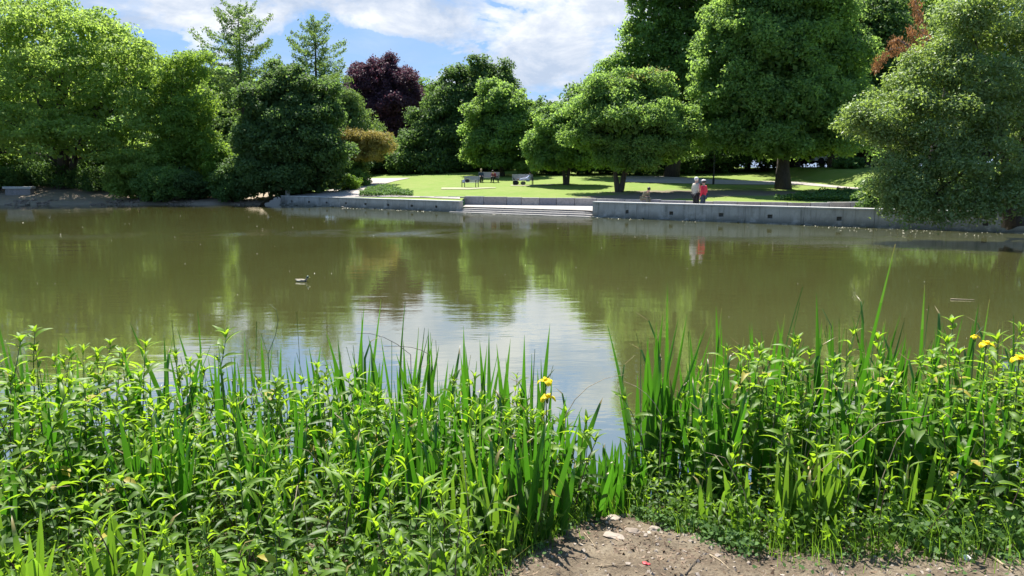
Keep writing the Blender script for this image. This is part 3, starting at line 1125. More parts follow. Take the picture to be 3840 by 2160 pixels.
tree('yew_tree', 'feathery tree turning golden brown at its lower right, beside the copper beech', G_L, 885, 63,
     [(840, 240, 40, 45), (868, 285, 50, 45), (900, 322, 46, 34), (850, 350, 50, 60), (930, 345, 28, 16)], 0.25, 'l_larch', clump=0.7, n=22000, leaf=0.24, asp=0.28, droop=0.4,
     extra=[('brown_foliage', [(888, 345, 32, 24, -2.5), (925, 362, 38, 20, -2), (962, 372, 28, 15, -2), (912, 392, 44, 16, -2), (870, 385, 26, 26, -2.5), (948, 350, 26, 12, -2)], 'l_gold', 16000, 0.22, 0.6)])
tree('copper_beech', 'tall copper beech with dark purple foliage', G_M, 962, 92,
     [(945, 205, 66, 52), (1000, 230, 60, 58), (905, 235, 38, 56), (985, 310, 66, 80), (945, 290, 60, 70), (975, 370, 56, 60), (1000, 300, 62, 70), (925, 330, 40, 60)],
     0.5, 'l_copper', clump=0.8, n=70000, leaf=0.26, droop=0.35, spread=0.9, flat=0.9, bough=0, lump=2)
tree('bright_tree', 'bright yellow green treetop showing between copper beech and dark broad tree', G_B, 1060, 102,
     [(1062, 250, 34, 42), (1045, 300, 40, 50), (1075, 330, 50, 50), (1060, 390, 60, 50)], 0.3, 'l_bright', clump=1.1, n=9000, leaf=0.36)
tree('broadleaf_tree', 'tall dark green tree at the back of the lawn behind the benches', G_M, 1170, 76,
     [(1195, 205, 62, 48), (1245, 220, 40, 50), (1165, 260, 75, 62), (1230, 290, 70, 80), (1120, 320, 72, 58, -1), (1170, 360, 110, 60, -1),
      (1060, 375, 55, 55, -2), (1110, 410, 90, 40, -2), (1210, 410, 90, 40)],
     0.5, 'l_dark', clump=1.05, n=62000, leaf=0.28, inner=0.13)
tree('maple_tree', 'rounded mid green tree directly behind the benches on the lawn', G_M, 1262, 67,
     [(1262, 262, 58, 48), (1225, 315, 42, 50), (1290, 320, 55, 60), (1250, 360, 66, 52), (1310, 370, 38, 42), (1262, 400, 58, 26), (1205, 380, 28, 40)],
     0.25, 'l_mid', clump=0.85, n=42000, leaf=0.24)
tree('fork_tree', 'small tree with a forked trunk on the lawn, right of the benches', G_M, 1423, 56.5,
     [(1420, 320, 62, 48), (1370, 365, 42, 42), (1440, 370, 62, 45), (1350, 405, 30, 30), (1405, 405, 55, 30), (1470, 400, 45, 35)],
     0.2, 'l_mid', clump=0.7, n=34000, leaf=0.2, forks=[(1395, 340, 0.17), (1448, 340, 0.17)], low=-0.4)
tree('fork_tree', 'wide low tree with a dark twin trunk nearest the steps', G_M, 1555, 50.5,
     [(1560, 250, 80, 48), (1640, 245, 62, 45), (1500, 300, 62, 55), (1600, 310, 105, 52, -1), (1670, 310, 50, 55), (1530, 360, 62, 42),
      (1620, 370, 90, 45, -1), (1680, 375, 50, 45), (1560, 400, 60, 28), (1480, 350, 50, 40), (1710, 330, 50, 50), (1590, 415, 34, 22, -1.5)],
     0.24, 'l_mid', clump=0.75, n=66000, leaf=0.2, spread=1.0, asp=0.5, forks=[(1530, 280, 0.2), (1600, 270, 0.2)], low=-0.4,
     extra=[('reddish_shoots', [(1600, 205, 45, 14), (1660, 195, 34, 14), (1560, 215, 30, 14)], 'l_gold', 500, 0.15, 0.5)])
tree('broadleaf_tree', 'very tall dense tree behind the twin trunked tree', G_M, 1690, 66,
     [(1660, 40, 78, 78), (1770, 10, 70, 70), (1700, -60, 110, 90), (1630, 130, 70, 70), (1700, 160, 80, 80), (1580, 190, 60, 62), (1530, 240, 60, 50), (1485, 290, 42, 40), (1640, 230, 100, 70), (1720, 270, 80, 90), (1600, 320, 110, 70), (1760, 110, 60, 70)],
     0.5, 'l_mid', clump=1.05, n=64000, leaf=0.27, inner=0.12)
tree('maple_tree', 'giant dark maple with a thick single trunk beside the standing couple', G_M, 1962, 53,
     [(1900, 20, 120, 75), (2040, 20, 120, 80), (1960, -70, 150, 90), (1830, 110, 85, 80), (1950, 130, 120, 90, -2), (2080, 140, 90, 90), (1800, 220, 65, 70),
      (1900, 250, 110, 80, -2), (2030, 260, 110, 85, -2), (2120, 250, 60, 80), (1790, 300, 50, 55), (1850, 345, 90, 50, -1), (1960, 360, 110, 48, -2), (2070, 350, 85, 52, -1), (2140, 350, 50, 55)],
     0.42, 'l_mid', clump=0.95, n=100000, leaf=0.23, inner=0.2, low=-0.5)
tree('broadleaf_tree', 'dark tall tree between giant maple and grey green tree', G_M, 2225, 64,
     [(2200, 60, 70, 75), (2190, 160, 70, 75), (2260, 240, 90, 90), (2200, 310, 80, 80), (2300, 330, 90, 90)],
     0.4, 'l_dark', clump=1.1, n=30000, leaf=0.28, inner=0.13)
tree('broadleaf_tree', 'dark tree added in the wood, shading the strip of grass right of the maple trunk', G_M, 2160, 72,  # tree added to cast shade on the grass strip
     [(2150, 60, 110, 120), (2200, 220, 110, 100), (2120, 300, 110, 70), (2230, 330, 90, 60)], 0.4, 'l_dark', clump=1.3, n=16000, leaf=0.38, inner=0.13)
tree('broadleaf_tree', 'dark tree added in the wood for shade, directly behind the maple trunk', G_M, 1990, 73,  # extra tree put in so its shade darkens the lawn behind the maple
     [(1990, 100, 120, 120), (1950, 260, 120, 100), (2040, 320, 110, 70)], 0.4, 'l_dark', clump=1.3, n=14000, leaf=0.38, inner=0.13)
tree('broadleaf_tree', 'broad dark tree added for shading the lawn directly behind the giant maple', G_M, 2085, 65,  # added out of sight behind the maple to throw shade on the lawn
     [(2080, 120, 100, 120), (2060, 250, 100, 90), (2150, 280, 90, 80), (2000, 300, 90, 70), (2110, 350, 110, 50)],
     0.4, 'l_dark', clump=1.2, n=22000, leaf=0.32, inner=0.13)
tree('bright_tree', 'light green treetop high behind the rust brown branch', G_B, 2330, 72,
     [(2300, 40, 95, 60), (2400, 30, 80, 50), (2300, 130, 110, 80), (2420, 150, 110, 90), (2330, 260, 100, 90)], 0.4, 'l_mid', clump=1.2, n=26000, leaf=0.32)

# the big grey-green tree hanging over the right end of the wall
tree('grey_green_tree', 'large fine leaved grey green tree leaning over the wall at the right edge', 'trees on the right bank', 2545, 27.0,
     [(2500, 80, 130, 85), (2425, 125, 62, 60, 1), (2360, 190, 75, 60), (2480, 200, 120, 80, -1), (2290, 265, 85, 50), (2205, 305, 62, 26, -0.5), (2390, 300, 110, 65, -1),
      (2520, 320, 110, 80, -1), (2240, 350, 62, 35), (2330, 390, 80, 55, -1), (2450, 420, 110, 60, -1.5), (2290, 450, 55, 45, -1), (2340, 500, 75, 42, -1.5),
      (2440, 520, 90, 40, -2), (2560, 500, 90, 55, -2), (2290, 530, 48, 22, -1.5), (2600, 150, 100, 120), (2620, 380, 90, 120), (2180, 330, 36, 18, -0.5), (2235, 485, 26, 30, -1), (2430, 45, 60, 36)],
     0.28, 'l_grey', clump=0.66, n=90000, leaf=0.125, inner=0.04, bough=9, flat=0.7, lump=5, updown=0.2, asp=0.45, dep=0.8, spread=1.0, gap=0.34, barkm='bark', low=-0.7,
     forks=[(2480, 200, 0.22), (2400, 330, 0.14), (2600, 120, 0.22)], twigs=5)


def larch(label, top_q, base_x, D, spread, n_br, leafm='l_larch', zlow=0.30, name='larch_tree', dens=1.0):
    """open conifer: trunk, tiers of long branches, needle tufts along them"""
    tx = at_y(top_q[0] * Q, top_q[1] * Q, D)
    base = Vector((at_y(base_x * Q, 900, D).x, D, 0))
    base.z = land(base.x, D)
    h = tx.z - base.z
    root = empty(name, base)
    tag(root, label, 'tree', 'larches')
    m = MB()
    tp = [base.lerp(tx, i / 10) - base + Vector((0.05 * math.sin(i * 1.7), 0, 0)) for i in range(11)]
    m.tube(tp, [0.26 * (1 - 0.93 * i / 10) for i in range(11)], 8)
    P, Nn, S = [], [], []
    for k in range(n_br):
        t = zlow + (0.99 - zlow) * (k / (n_br - 1)) ** 0.9
        o = base.lerp(tx, t)
        sh = math.sin(math.pi * min(1.0, (1 - t) / (1 - zlow) * 0.62 + 0.06)) ** 0.9
        L = spread * sh * random.uniform(0.35, 1.15) + 0.25
        an = k * 2.399 + random.uniform(-.4, .4)
        rise = random.uniform(0.05, 0.45) * L
        d = Vector((math.cos(an), math.sin(an), 0))
        pts = []
        for i in range(7):
            u = i / 6
            pts.append(o + d * L * u + Vector((0, 0, rise * u * u - 0.12 * L * math.sin(math.pi * u))) + Vector((0, 0, 0.03 * random.uniform(-1, 1))))
        m.tube([p - base for p in pts], [0.05 * (1 - 0.85 * i / 6) * (1.3 - t) + 0.006 for i in range(7)], 4)
        cnt = int(L * 62 * dens)
        for _ in range(cnt):
            u = random.random() ** 0.75 * 0.94 + 0.08
            i = min(5, int(u * 6))
            q = pts[i].lerp(pts[i + 1], u * 6 - i) if u < 1 else pts[6]
            wd = 0.10 * L + 0.22
            lat = random.gauss(0, wd * 0.45)
            q = q + d.cross(Vector((0, 0, 1))) * lat + Vector((0, 0, random.gauss(0.04, 0.14) - abs(lat) * 0.1))
            P.append(q - base)
            Nn.append((random.gauss(0, .7), random.gauss(0, .7), random.gauss(.6, .5)))
            S.append(random.uniform(0.16, 0.36))
    m.build('trunk', M['bark'], root, smooth=True)
    V, F = leaf_quads(np.array([tuple(p) for p in P]), unit(np.array(Nn)), np.array(S), 0.35)
    o = link('crown', np_mesh('crown', V, F, M[leafm], rng.random(len(P))), root)
    o['kind'] = 'stuff'
    return root


larch('taller open larch with long bare branches against the sky', (597, 14), 628, 66, 4.3, 60, zlow=0.42, dens=1.15)
larch('thinner larch between the dark round tree and the copper beech', (790, 44), 812, 69, 3.6, 58, zlow=0.40, dens=1.15)


def rust_conifer():
    D = 36.0
    base = Vector((at_y(2470 * Q, 900, D).x, D, 0))
    base.z = 0.7
    base.y = 41.5
    root = empty('conifer_tree', base)
    tag(root, 'conifer with one long rust brown dead branch reaching above the grey green tree', 'tree')
    m = MB()
    top = at_y(2440 * Q, -60 * Q, 40)
    m.tube([base.lerp(top, i / 8) - base for i in range(9)], [0.24 * (1 - .85 * i / 8) for i in range(9)], 8)
    m.build('trunk', M['bark'], root, smooth=True)
    m = MB()
    P, Nn, S = [], [], []
    for pth, wd in (([(2420, 130), (2370, 118), (2320, 122), (2275, 118), (2240, 125), (2212, 150), (2200, 172)], 1.0),
                    ([(2345, 118), (2325, 90), (2318, 60), (2308, 25), (2300, -5)], 1.1), ([(2290, 120), (2262, 100), (2238, 105)], 0.8),
                    ([(2330, 110), (2300, 95), (2288, 70)], 0.8)):
        pts = [at_y(a * Q, b * Q, 33.5 + 0.5 * i) for i, (a, b) in enumerate(pth)]
        m.tube([p - base for p in pts], [0.06 * (1 - .8 * i / (len(pts) - 1)) for i in range(len(pts))], 5)
        for i in range(len(pts) - 1):
            sg = pts[i + 1] - pts[i]
            for _ in range(int(sg.length * 250)):
                q = pts[i].lerp(pts[i + 1], random.random())
                # hanging twiglets
                q += Vector((random.gauss(0, .09), random.gauss(0, .13), random.gauss(-.07, .15))) * wd
                P.append(q - base)
                Nn.append((random.gauss(0, 1), random.gauss(0, 1), random.gauss(0, .5)))
                S.append(random.uniform(0.08, 0.24))
    m.build('branch', M['bark2'], root, smooth=True)
    V, F = leaf_quads(np.array([tuple(p) for p in P]), unit(np.array(Nn)), np.array(S), 0.22, down=0.5)
    o = link('brown_needles', np_mesh('brown_needles', V, F, M['l_rust'], rng.random(len(P))), root)
    o['kind'] = 'stuff'


rust_conifer()


# far backdrop trees: a few kinds sharing their meshes
def backdrop():
    protos = []
    for k in range(3):
        lb = [(np.array([0, 0, 6.2]), np.array([3.6, 3.4, 3.2])), (np.array([1.8, .3, 4.4]), np.array([2.8, 2.8, 2.6])),
              (np.array([-2.0, -.2, 4.6]), np.array([2.8, 2.6, 2.8])), (np.array([0.2, 0, 2.6]), np.array([4.2, 3.2, 2.4]))]
        lb = [(c + rng.uniform(-.5, .5, 3), r * rng.uniform(.85, 1.15)) for c, r in lb]
        V, F, T = crown_cloud(lb, 1.1, 8500, 0.42, inner=0.25)
        me = np_mesh('crown', V, F, M['l_dark' if k != 1 else 'l_mid'], T)
        m = MB()
        m.tube(limb_path((0, 0, -0.3), (0.3, 0, 7), 6, .04), [.32, .27, .24, .2, .16, .12, .06], 8)
        for l in lb:
            m.tube(limb_path((0.1, 0, 2.2), tuple(l[0]), 4, .1), [.14, .11, .09, .06, .03], 5)
        protos.append((me, m.mesh('trunk', M['bark'], True)))
    spots = []
    for x in np.arange(-75, -24, 6.5):
        spots.append((x, 76 + random.uniform(-3, 3), 1.25))
    for x in [-40, -34] + list(np.arange(-8, 62, 5.2)):
        spots.append((x, 106 + random.uniform(-4, 5), 0.72 if x > -22 and x < 12 else 1.25))
    # darker wood behind the right half of the lawn
    for x in np.arange(11, 52, 4.6):
        spots.append((x, 78 + random.uniform(-2, 4), random.uniform(1.1, 1.35)))
    for x in np.arange(-6.0, 10, 5.0):
        spots.append((x, 84 + random.uniform(-2, 3), random.uniform(0.62, 0.8)))
    for x in (-34, -29.5, -24.6, -20.5):
        spots.append((x, 68, 0.7))
    for i, (x, y, s) in enumerate(spots):
        me, tr = protos[i % 3]
        z = land(x, y)
        root = empty('backdrop_tree', (x, y, z - 0.1), random.uniform(0, 6.28))
        root.scale = (s, s, s * random.uniform(0.9, 1.15))
        if y > 98:
            lab, g = 'distant tree in the row at the very back of the park', 'distant row of trees'
        elif x > 10:
            lab, g = 'shaded dark tree in the wood behind the right hand lawn', 'wood behind the right lawn'
        elif x < -18:
            lab, g = 'dark tree in the thicket behind the left bank', 'thicket behind the left bank'
        else:
            lab, g = 'low dark tree in the belt at the back edge of the lawn', 'belt behind the lawn'
        tag(root, lab, 'tree', g)
        o = link('crown', me, root)
        o['kind'] = 'stuff'
        link('trunk', tr, root)


backdrop()


def shrub(label, q, D, w, h, leafm, n, leaf=0.14, clump=0.4, group=None, name='shrub', sink=0.0, dep=1.0, x=None, asp=0.55):
    """rounded bush at photo column q; w, h in metres"""
    bx = at_y(q * Q, 900, D).x if x is None else x
    base = Vector((bx, D, land(bx, D) - sink))
    root = empty(name, base)
    tag(root, label, 'shrub', group)
    lb = []
    for k in range(5):
        a = random.uniform(0, 6.28)
        rr = random.uniform(0.15, 0.5)
        s = random.uniform(0.5, 0.8)
        hz = h * random.uniform(0.3, 0.72)
        lb.append((np.array([math.cos(a) * rr * w / 2, math.sin(a) * rr * w / 2 * dep, hz]), np.array([w / 2 * s, w / 2 * s * dep, max(0.12, min(hz, h - hz) * 1.15)])))
    V, F, T = crown_cloud(lb, clump, n, leaf, inner=0.15, low=-0.8, asp=asp)
    V[:, 2] = np.maximum(V[:, 2], -0.02 + 0.0 * V[:, 2])
    o = link('foliage', np_mesh('foliage', V, F, M[leafm], T), root)
    o['kind'] = 'stuff'
    m = MB()
    for k in range(5):
        e = lb[k][0]
        m.tube(limb_path((0.1 * math.cos(k * 1.3), 0.1 * math.sin(k * 1.3), -0.1), tuple(e), 4, .1), [.04, .03, .025, .02, .01], 5)
    m.build('stem', M['bark'], root)
    return root


shrub('pale green overhanging shrub at the foot of the slim tree', 360, 54.6, 4.6, 3.6, 'l_locust', 15000, 0.17, 0.55)
shrub('low mid green shrub touching the water under the slim tree', 415, 53.8, 4.4, 2.2, 'l_mid', 12000, 0.16, 0.5)
shrub('low dark shrub at the waterline between slim tree and dark round tree', 490, 54.6, 3.2, 1.8, 'l_dark', 9000, 0.16, 0.5)
shrub('bright green bush wedged against the dark round tree', 572, 55.5, 2.6, 3.6, 'l_bright', 10000, 0.17, 0.5)
shrub('grey green bush at the waterline below the bright bush', 590, 53.6, 2.4, 2.2, 'l_cover', 8000, 0.15, 0.45)
shrub('small clipped bright bush beside the left path', 878, 56.5, 1.9, 0.95, 'l_bright', 5000, 0.11, 0.28)
shrub('dark low bush behind the clipped bright bush', 905, 60.5, 2.6, 1.2, 'l_mid', 5000, 0.14, 0.35)
shrub('dark bush under the golden brown foliage', 870, 61, 4.0, 2.2, 'l_dark', 7000, 0.18, 0.45)
for i, (q, D, w, h, lm) in enumerate(((1000, 76, 5, 1.9, 'l_dark'), (1050, 74, 5, 1.5, 'l_dark'), (1110, 73, 5, 1.5, 'l_dark'), (1165, 74, 5, 1.5, 'l_dark'), (1225, 75, 4, 1.5, 'l_dark'),
                                      (1345, 70, 4.5, 3.0, 'l_mid'), (1390, 69, 4, 1.8, 'l_dark'), (1450, 70, 5, 2.6, 'l_dark'), (1510, 71, 5, 3.0, 'l_dark'))):
    shrub('dark shrub in the undergrowth along the back edge of the lawn', q, D, w, h, lm, 5000, 0.24, 0.55, 'undergrowth behind the lawn')
for i, (q, D, w, h) in enumerate(((1600, 69, 5, 3), (1680, 70, 6, 3.4), (1760, 72, 6, 3.2), (1840, 73, 6, 3), (1920, 74, 6, 3), (2010, 75, 6, 2.8), (2090, 76, 6, 2.6), (2180, 77, 6, 2.6), (2260, 78, 6, 2.8))):
    shrub('dark shrub in the shaded wood edge behind the right hand path', q, D, w, h, 'l_dark', 4500, 0.26, 0.6, 'wood edge shrubs')
shrub('dark green tree-like bush closing the view under the golden brown foliage', 893, 74, 6.0, 4.2, 'l_dark', 9000, 0.24, 0.6)
shrub('dark spreading bush below the copper beech', 960, 78, 7.0, 3.6, 'l_dark', 9000, 0.26, 0.6)
shrub('pale bush catching sun right of the third bench', 1325, 66, 2.2, 1.3, 'l_locust', 3500, 0.14, 0.35)
for i, (q, D, w, h) in enumerate(((-10, 60, 7, 1.6), (70, 59.5, 7, 1.5), (150, 60, 7, 1.7), (230, 59, 7, 1.5), (290, 58, 5, 1.6))):
    shrub('dark green shrub in the low hedge along the left bank', q, D, w, h, 'l_cover', 8000, 0.17, 0.5, 'hedge on the left bank')
for i, (q, D, w, h) in enumerate(((20, 63, 7, 3.0), (120, 64, 7, 3.4), (220, 63, 7, 3.2), (310, 62, 5, 3.4), (400, 61, 6, 3.6), (480, 61, 6, 3.6), (560, 61, 6, 4.2))):
    shrub('tall dark bush behind the hedge of the left bank', q, D, w, h, 'l_dark', 5500, 0.26, 0.6, 'bushes behind the left hedge')
shrub('dark low shrub on the shaded slope near the white car', 2130, 62, 2.4, 0.8, 'l_cover', 3500, 0.16, 0.3)
for i, (x, D, w, h, s) in enumerate(((20.8, 34.5, 4.2, 1.9, 0), (24.2, 32.5, 4.6, 2.6, 0), (19.6, 37.5, 3.5, 1.8, 0), (27.5, 30.0, 5, 3, 0))):
    root = shrub('green bush on the walkway end under the grey green tree', 0, D, w, h, 'l_mid' if i % 2 else 'l_cover', 7000, 0.15, 0.4, 'bushes under the grey green tree', x=x)
    root.location.z = 0.25


def cover_patch(label, pts_px, n, leaf, h, mat, name='ground_cover'):
    """a planted patch: low leafy carpet inside a photo-outlined bed on the lawn"""
    P = [hit(*p) for p in pts_px]
    xs, ys = [p.x for p in P], [p.y for p in P]

    def inside(x, y):
        c = False
        j = len(P) - 1
        for i in range(len(P)):
            if (P[i].y > y) != (P[j].y > y) and x < (P[j].x - P[i].x) * (y - P[i].y) / (P[j].y - P[i].y) + P[i].x:
                c = not c
            j = i
        return c
    C = []
    while len(C) < n:
        x, y = random.uniform(min(xs), max(xs)), random.uniform(min(ys), max(ys))
        if inside(x, y):
            hh = h * (0.25 + 0.75 * max(0, mnoise.noise((x * 1.1, y * 0.9, 4.0)) + 0.5))
            C.append((x, y, land(x, y) + random.random() ** 0.6 * hh + 0.03))
    C = np.array(C)
    Nn = unit(rng.normal(size=(n, 3)) * 0.6 + np.array([0, 0, 1.0]))
    V, F = leaf_quads(C, Nn, leaf * rng.uniform(.7, 1.3, n))
    o = link(name, np_mesh(name, V, F, mat, rng.random(n)))
    tag(o, label, 'ground cover', kind='stuff')


cover_patch('low green planting bed at the near left corner of the lawn', [(1345, 737), (1375, 714), (1420, 704), (1470, 712), (1550, 728), (1545, 737), (1440, 736)], 9000, 0.12, 0.42, M['l_cover'])
cover_patch('dark green ground cover bed above the kerb on the right', [(2900, 752), (3000, 738), (3150, 724), (3300, 716), (3480, 722), (3400, 748), (3150, 756)], 14000, 0.15, 0.4, M['l_cover'])


# ------------------------------------------------------------------ people
def skin_obj(name, V, E, Rr, mat, parent, sub=2):
    me = bpy.data.meshes.new(name)
    me.from_pydata([tuple(v) for v in V], E, [])
    me.materials.append(mat)
    o = link(name, me, parent)
    sk = o.modifiers.new('skin', 'SKIN')
    sk.use_smooth_shade = True
    lay = me.skin_vertices[0].data if me.skin_vertices else None
    if lay is None:
        raise RuntimeError('no skin layer')
    for i, r in enumerate(Rr):
        if isinstance(r, tuple):
            lay[i].radius = r
        else:
            lay[i].radius = (r, r)
        lay[i].use_root = (i == 0)
    sb = o.modifiers.new('subdivision', 'SUBSURF')
    sb.levels = sub
    sb.render_levels = sub
    return o


def make_skin(name, V, E, Rr, mat, parent, sub=2):
    me = bpy.data.meshes.new(name)
    me.from_pydata([tuple(v) for v in V], E, [])
    bm = bmesh.new()
    bm.from_mesh(me)
    lay = bm.verts.layers.skin.verify()
    for i, v in enumerate(bm.verts):
        r = Rr[i]
        v[lay].radius = r if isinstance(r, tuple) else (r, r)
        v[lay].use_root = (i == 0)
    bm.to_mesh(me)
    bm.free()
    me.materials.append(mat)
    o = link(name, me, parent)
    sk = o.modifiers.new('skin', 'SKIN')
    sk.use_smooth_shade = True
    sb = o.modifiers.new('subdivision', 'SUBSURF')
    sb.levels = sub
    sb.render_levels = sub
    return o


def person(label, loc, rz, J, top, legs, hair, scale=1.0, capm=None, group=None, coat_len=0.0):
    """J: joints in metres, local +Y is where the figure faces"""
    root = empty('person', loc, rz)
    root.scale = (scale,) * 3
    tag(root, label, 'person', group)
    v = {k: Vector(p) for k, p in J.items()}
    V = [v['pelvis'], v['chest'], v['neck'], v['chin'], v['head']]
    E = [(0, 1), (1, 2), (2, 3), (3, 4)]
    Rr = [(0.13, 0.10), (0.14, 0.10), 0.055, 0.075, (0.078, 0.095)]
    for s in ('l', 'r'):
        b = len(V)
        V += [v['sh' + s], v['el' + s], v['wr' + s], v['ha' + s]]
        Rr += [0.055, 0.042, 0.027, 0.036]
        E += [(1, b), (b, b + 1), (b + 1, b + 2), (b + 2, b + 3)]
        hd = (v['ha' + s] - v['wr' + s]).normalized()
        sd_ = hd.cross(Vector((0, 1, 0.2))).normalized()
        for k in range(5):
            tip = v['ha' + s] + hd * (0.085 if k else 0.04) * (1.0, 0.95, 1.08, 1.0, 0.8)[k] + sd_ * ((k - 2.4) * 0.022 if k else 0.06)
            V.append(tip)
            Rr.append(0.009)
            E.append((b + 3, len(V) - 1))
        b = len(V)
        V += [v['hip' + s], v['kn' + s], v['an' + s], v['toe' + s]]
        Rr += [0.085, 0.058, 0.038, 0.035]
        E += [(0, b), (b, b + 1), (b + 1, b + 2), (b + 2, b + 3)]
    body = make_skin('body', V, E, Rr, M['skin'], root)
    # jacket
    hemz = v['pelvis'] + (v['pelvis'] - v['chest']).normalized() * coat_len
    V = [v['chest'], v['pelvis'].lerp(v['chest'], 0.45), v['pelvis'], hemz, v['neck'].lerp(v['chest'], 0.3)]
    E = [(0, 1), (1, 2), (2, 3), (0, 4)]
    Rr = [(0.185, 0.135), (0.175, 0.135), (0.185, 0.14), (0.19, 0.145), 0.08]
    for s in ('l', 'r'):
        b = len(V)
        V += [v['sh' + s], v['el' + s], v['wr' + s]]
        Rr += [0.078, 0.062, 0.045]
        E += [(0, b), (b, b + 1), (b + 1, b + 2)]
    make_skin('jacket', V, E, Rr, M[top], root)
    V = [v['pelvis']]
    E, Rr = [], [(0.165, 0.13)]
    for s in ('l', 'r'):
        b = len(V)
        V += [v['hip' + s], v['kn' + s], v['an' + s]]
        Rr += [0.105, 0.078, 0.062]
        E += [(0, b), (b, b + 1), (b + 1, b + 2)]
    make_skin('trousers', V, E, Rr, M[legs], root)
    for s in ('l', 'r'):
        a, t = v['an' + s], v['toe' + s]
        m = MB()
        c = a.lerp(t, 0.5)
        dd = (t - a)
        m.ell((0, 0, 0), (0.048, 0.135, 0.045), 10, 6, Matrix.Translation((c.x, c.y, min(a.z, t.z) + 0.02)) @ Matrix.Rotation(math.atan2(-dd.x, dd.y), 4, 'Z'))
        m.build('shoe', M['blackc'], root, smooth=True)
    # head details
    up = (v['head'] - v['chin']).normalized()
    hc = v['head'].lerp(v['chin'], 0.25) + up * 0.03
    fw = Vector((0, 1, 0))
    m = MB()
    m.ell((hc.x, hc.y - 0.022, hc.z + 0.032), (0.098, 0.108, 0.105), 14, 9)
    m.build('hair', M[hair], root, smooth=True)
    for sx in (-1, 1):
        m = MB()
        m.ell((hc.x + sx * 0.032, hc.y + 0.088, hc.z - 0.005), (0.012, 0.008, 0.008), 6, 5)
        m.build('eye', M['blackc'], root, smooth=True)
    m = MB()
    m.ell((hc.x, hc.y + 0.100, hc.z - 0.03), (0.014, 0.020, 0.026), 6, 5)
    m.build('nose', M['skin'], root, smooth=True)
    if capm:
        m = MB()
        m.ell((hc.x, hc.y, hc.z + 0.075), (0.108, 0.12, 0.062), 14, 8)
        m.box(-0.07 + hc.x, 0.07 + hc.x, hc.y + 0.06, hc.y + 0.18, hc.z + 0.06, hc.z + 0.072)
        m.build('cap', M[capm], root, smooth=False)
    return root


STAND = dict(pelvis=(0, 0, .95), chest=(0, .01, 1.30), neck=(0, .0, 1.47), chin=(0, .02, 1.53), head=(0, .02, 1.63),
             shl=(-.17, 0, 1.40), ell=(-.22, -.04, 1.13), wrl=(-.20, .06, .90), hal=(-.19, .09, .83),
             shr=(.17, 0, 1.40), elr=(.22, -.04, 1.13), wrr=(.17, .14, 1.0), har=(.14, .20, .97),
             hipl=(-.09, 0, .90), knl=(-.10, .03, .50), anl=(-.10, -.02, .10), toel=(-.11, .16, .04),
             hipr=(.09, 0, .90), knr=(.10, .05, .50), anr=(.10, .04, .10), toer=(.12, .22, .04))
SIT = dict(pelvis=(0, 0, .10), chest=(0, .04, .44), neck=(0, .07, .61), chin=(0, .10, .67), head=(0, .11, .77),
           shl=(-.17, .04, .54), ell=(-.22, .08, .28), wrl=(-.13, .30, .22), hal=(-.10, .38, .20),
           shr=(.17, .04, .54), elr=(.22, .08, .28), wrr=(.13, .30, .22), har=(.10, .38, .20),
           hipl=(-.09, .04, .08), knl=(-.12, .46, .12), anl=(-.12, .46, -.32), toel=(-.13, .62, -.38),
           hipr=(.09, .04, .08), knr=(.12, .46, .12), anr=(.12, .46, -.32), toer=(.13, .62, -.38))


def bent(J, k, dz):
    """lean the upper body of a seated pose forward"""
    o = dict(J)
    for n_ in ('chest', 'neck', 'chin', 'head', 'shl', 'shr'):
        x, y, z = o[n_]
        o[n_] = (x, y + (z - .1) * k, .1 + (z - .1) * dz)
    for n_ in ('ell', 'elr'):
        x, y, z = o[n_]
        o[n_] = (x, y + .16, z)
    return o


pm = at_y(2608, 760, 37.3)
person('elderly white haired man in long beige jacket and black trousers standing behind the wall', (pm.x, 37.3, 0.30), R(-62), STAND, 'beige', 'blackc', 'hairw', 1.04, coat_len=0.12)
pm = at_y(2637, 760, 37.0)
person('woman in bright red jacket and pale cap standing beside the man in beige', (pm.x, 37.0, 0.30), R(42), STAND, 'redc', 'navy', 'haird', 0.97, 'cap', coat_len=0.10)
pm = at_y(2414, 760, 44.0)
person('dark haired person in khaki coat sitting bent forward on the stone wall', (pm.x, ret_line(pm.x) + 0.12, h_mid(pm.x, 44.2) + 0.02), R(-148), bent(SIT, 0.55, 0.78), 'khaki', 'khaki', 'haird', 1.0)


# ------------------------------------------------------------------ benches
def bench(label, loc, rz, w=1.5, arm=True):
    root = empty('park_bench', loc, rz)
    root.scale = (0.95, 0.85, 0.78)
    tag(root, label, 'bench', 'benches on the lawn')
    for k in range(4):
        m = MB()
        y = -0.22 + k * 0.125
        m.box(-w / 2, w / 2, y, y + 0.11, 0.43, 0.465)
        m.build('seat_board', M['slat'], root)
    for k in range(5):
        m = MB()
        z = 0.50 + k * 0.11
        y = 0.31 + k * 0.035
        m.box(-w / 2, w / 2, y, y + 0.03, z, z + 0.095)
        m.build('back_board', M['slat'], root)
    for s in (-1, 1):
        x = s * (w / 2 - 0.08)
        m = MB()
        m.tube([(x, -0.2, 0), (x, -0.2, 0.425), (x, 0.27, 0.425)], 0.03, 6)
        m.tube([(x, 0.3, 0), (x, 0.29, 0.45), (x, 0.50, 1.02)], 0.03, 6)
        m.build('leg', M['iron'], root)
        m = MB()
        m.tube([(x, -0.2, 0.43), (x, -0.22, 0.66), (x, 0.36, 0.68)], 0.025, 6)
        m.build('armrest', M['iron'], root)
    return root


b1 = hit(1762, 703)
bench('park bench nearest the pond with a dark bag on its seat', b1, R(-24), 1.35)
b2 = hit(1836, 684)
bench('park bench at the back with a person at either end', b2, R(-6), 1.6)
b3 = hit(1962, 694)
bench('park bench on the right with a reclining person on it', b3, R(8), 1.7)


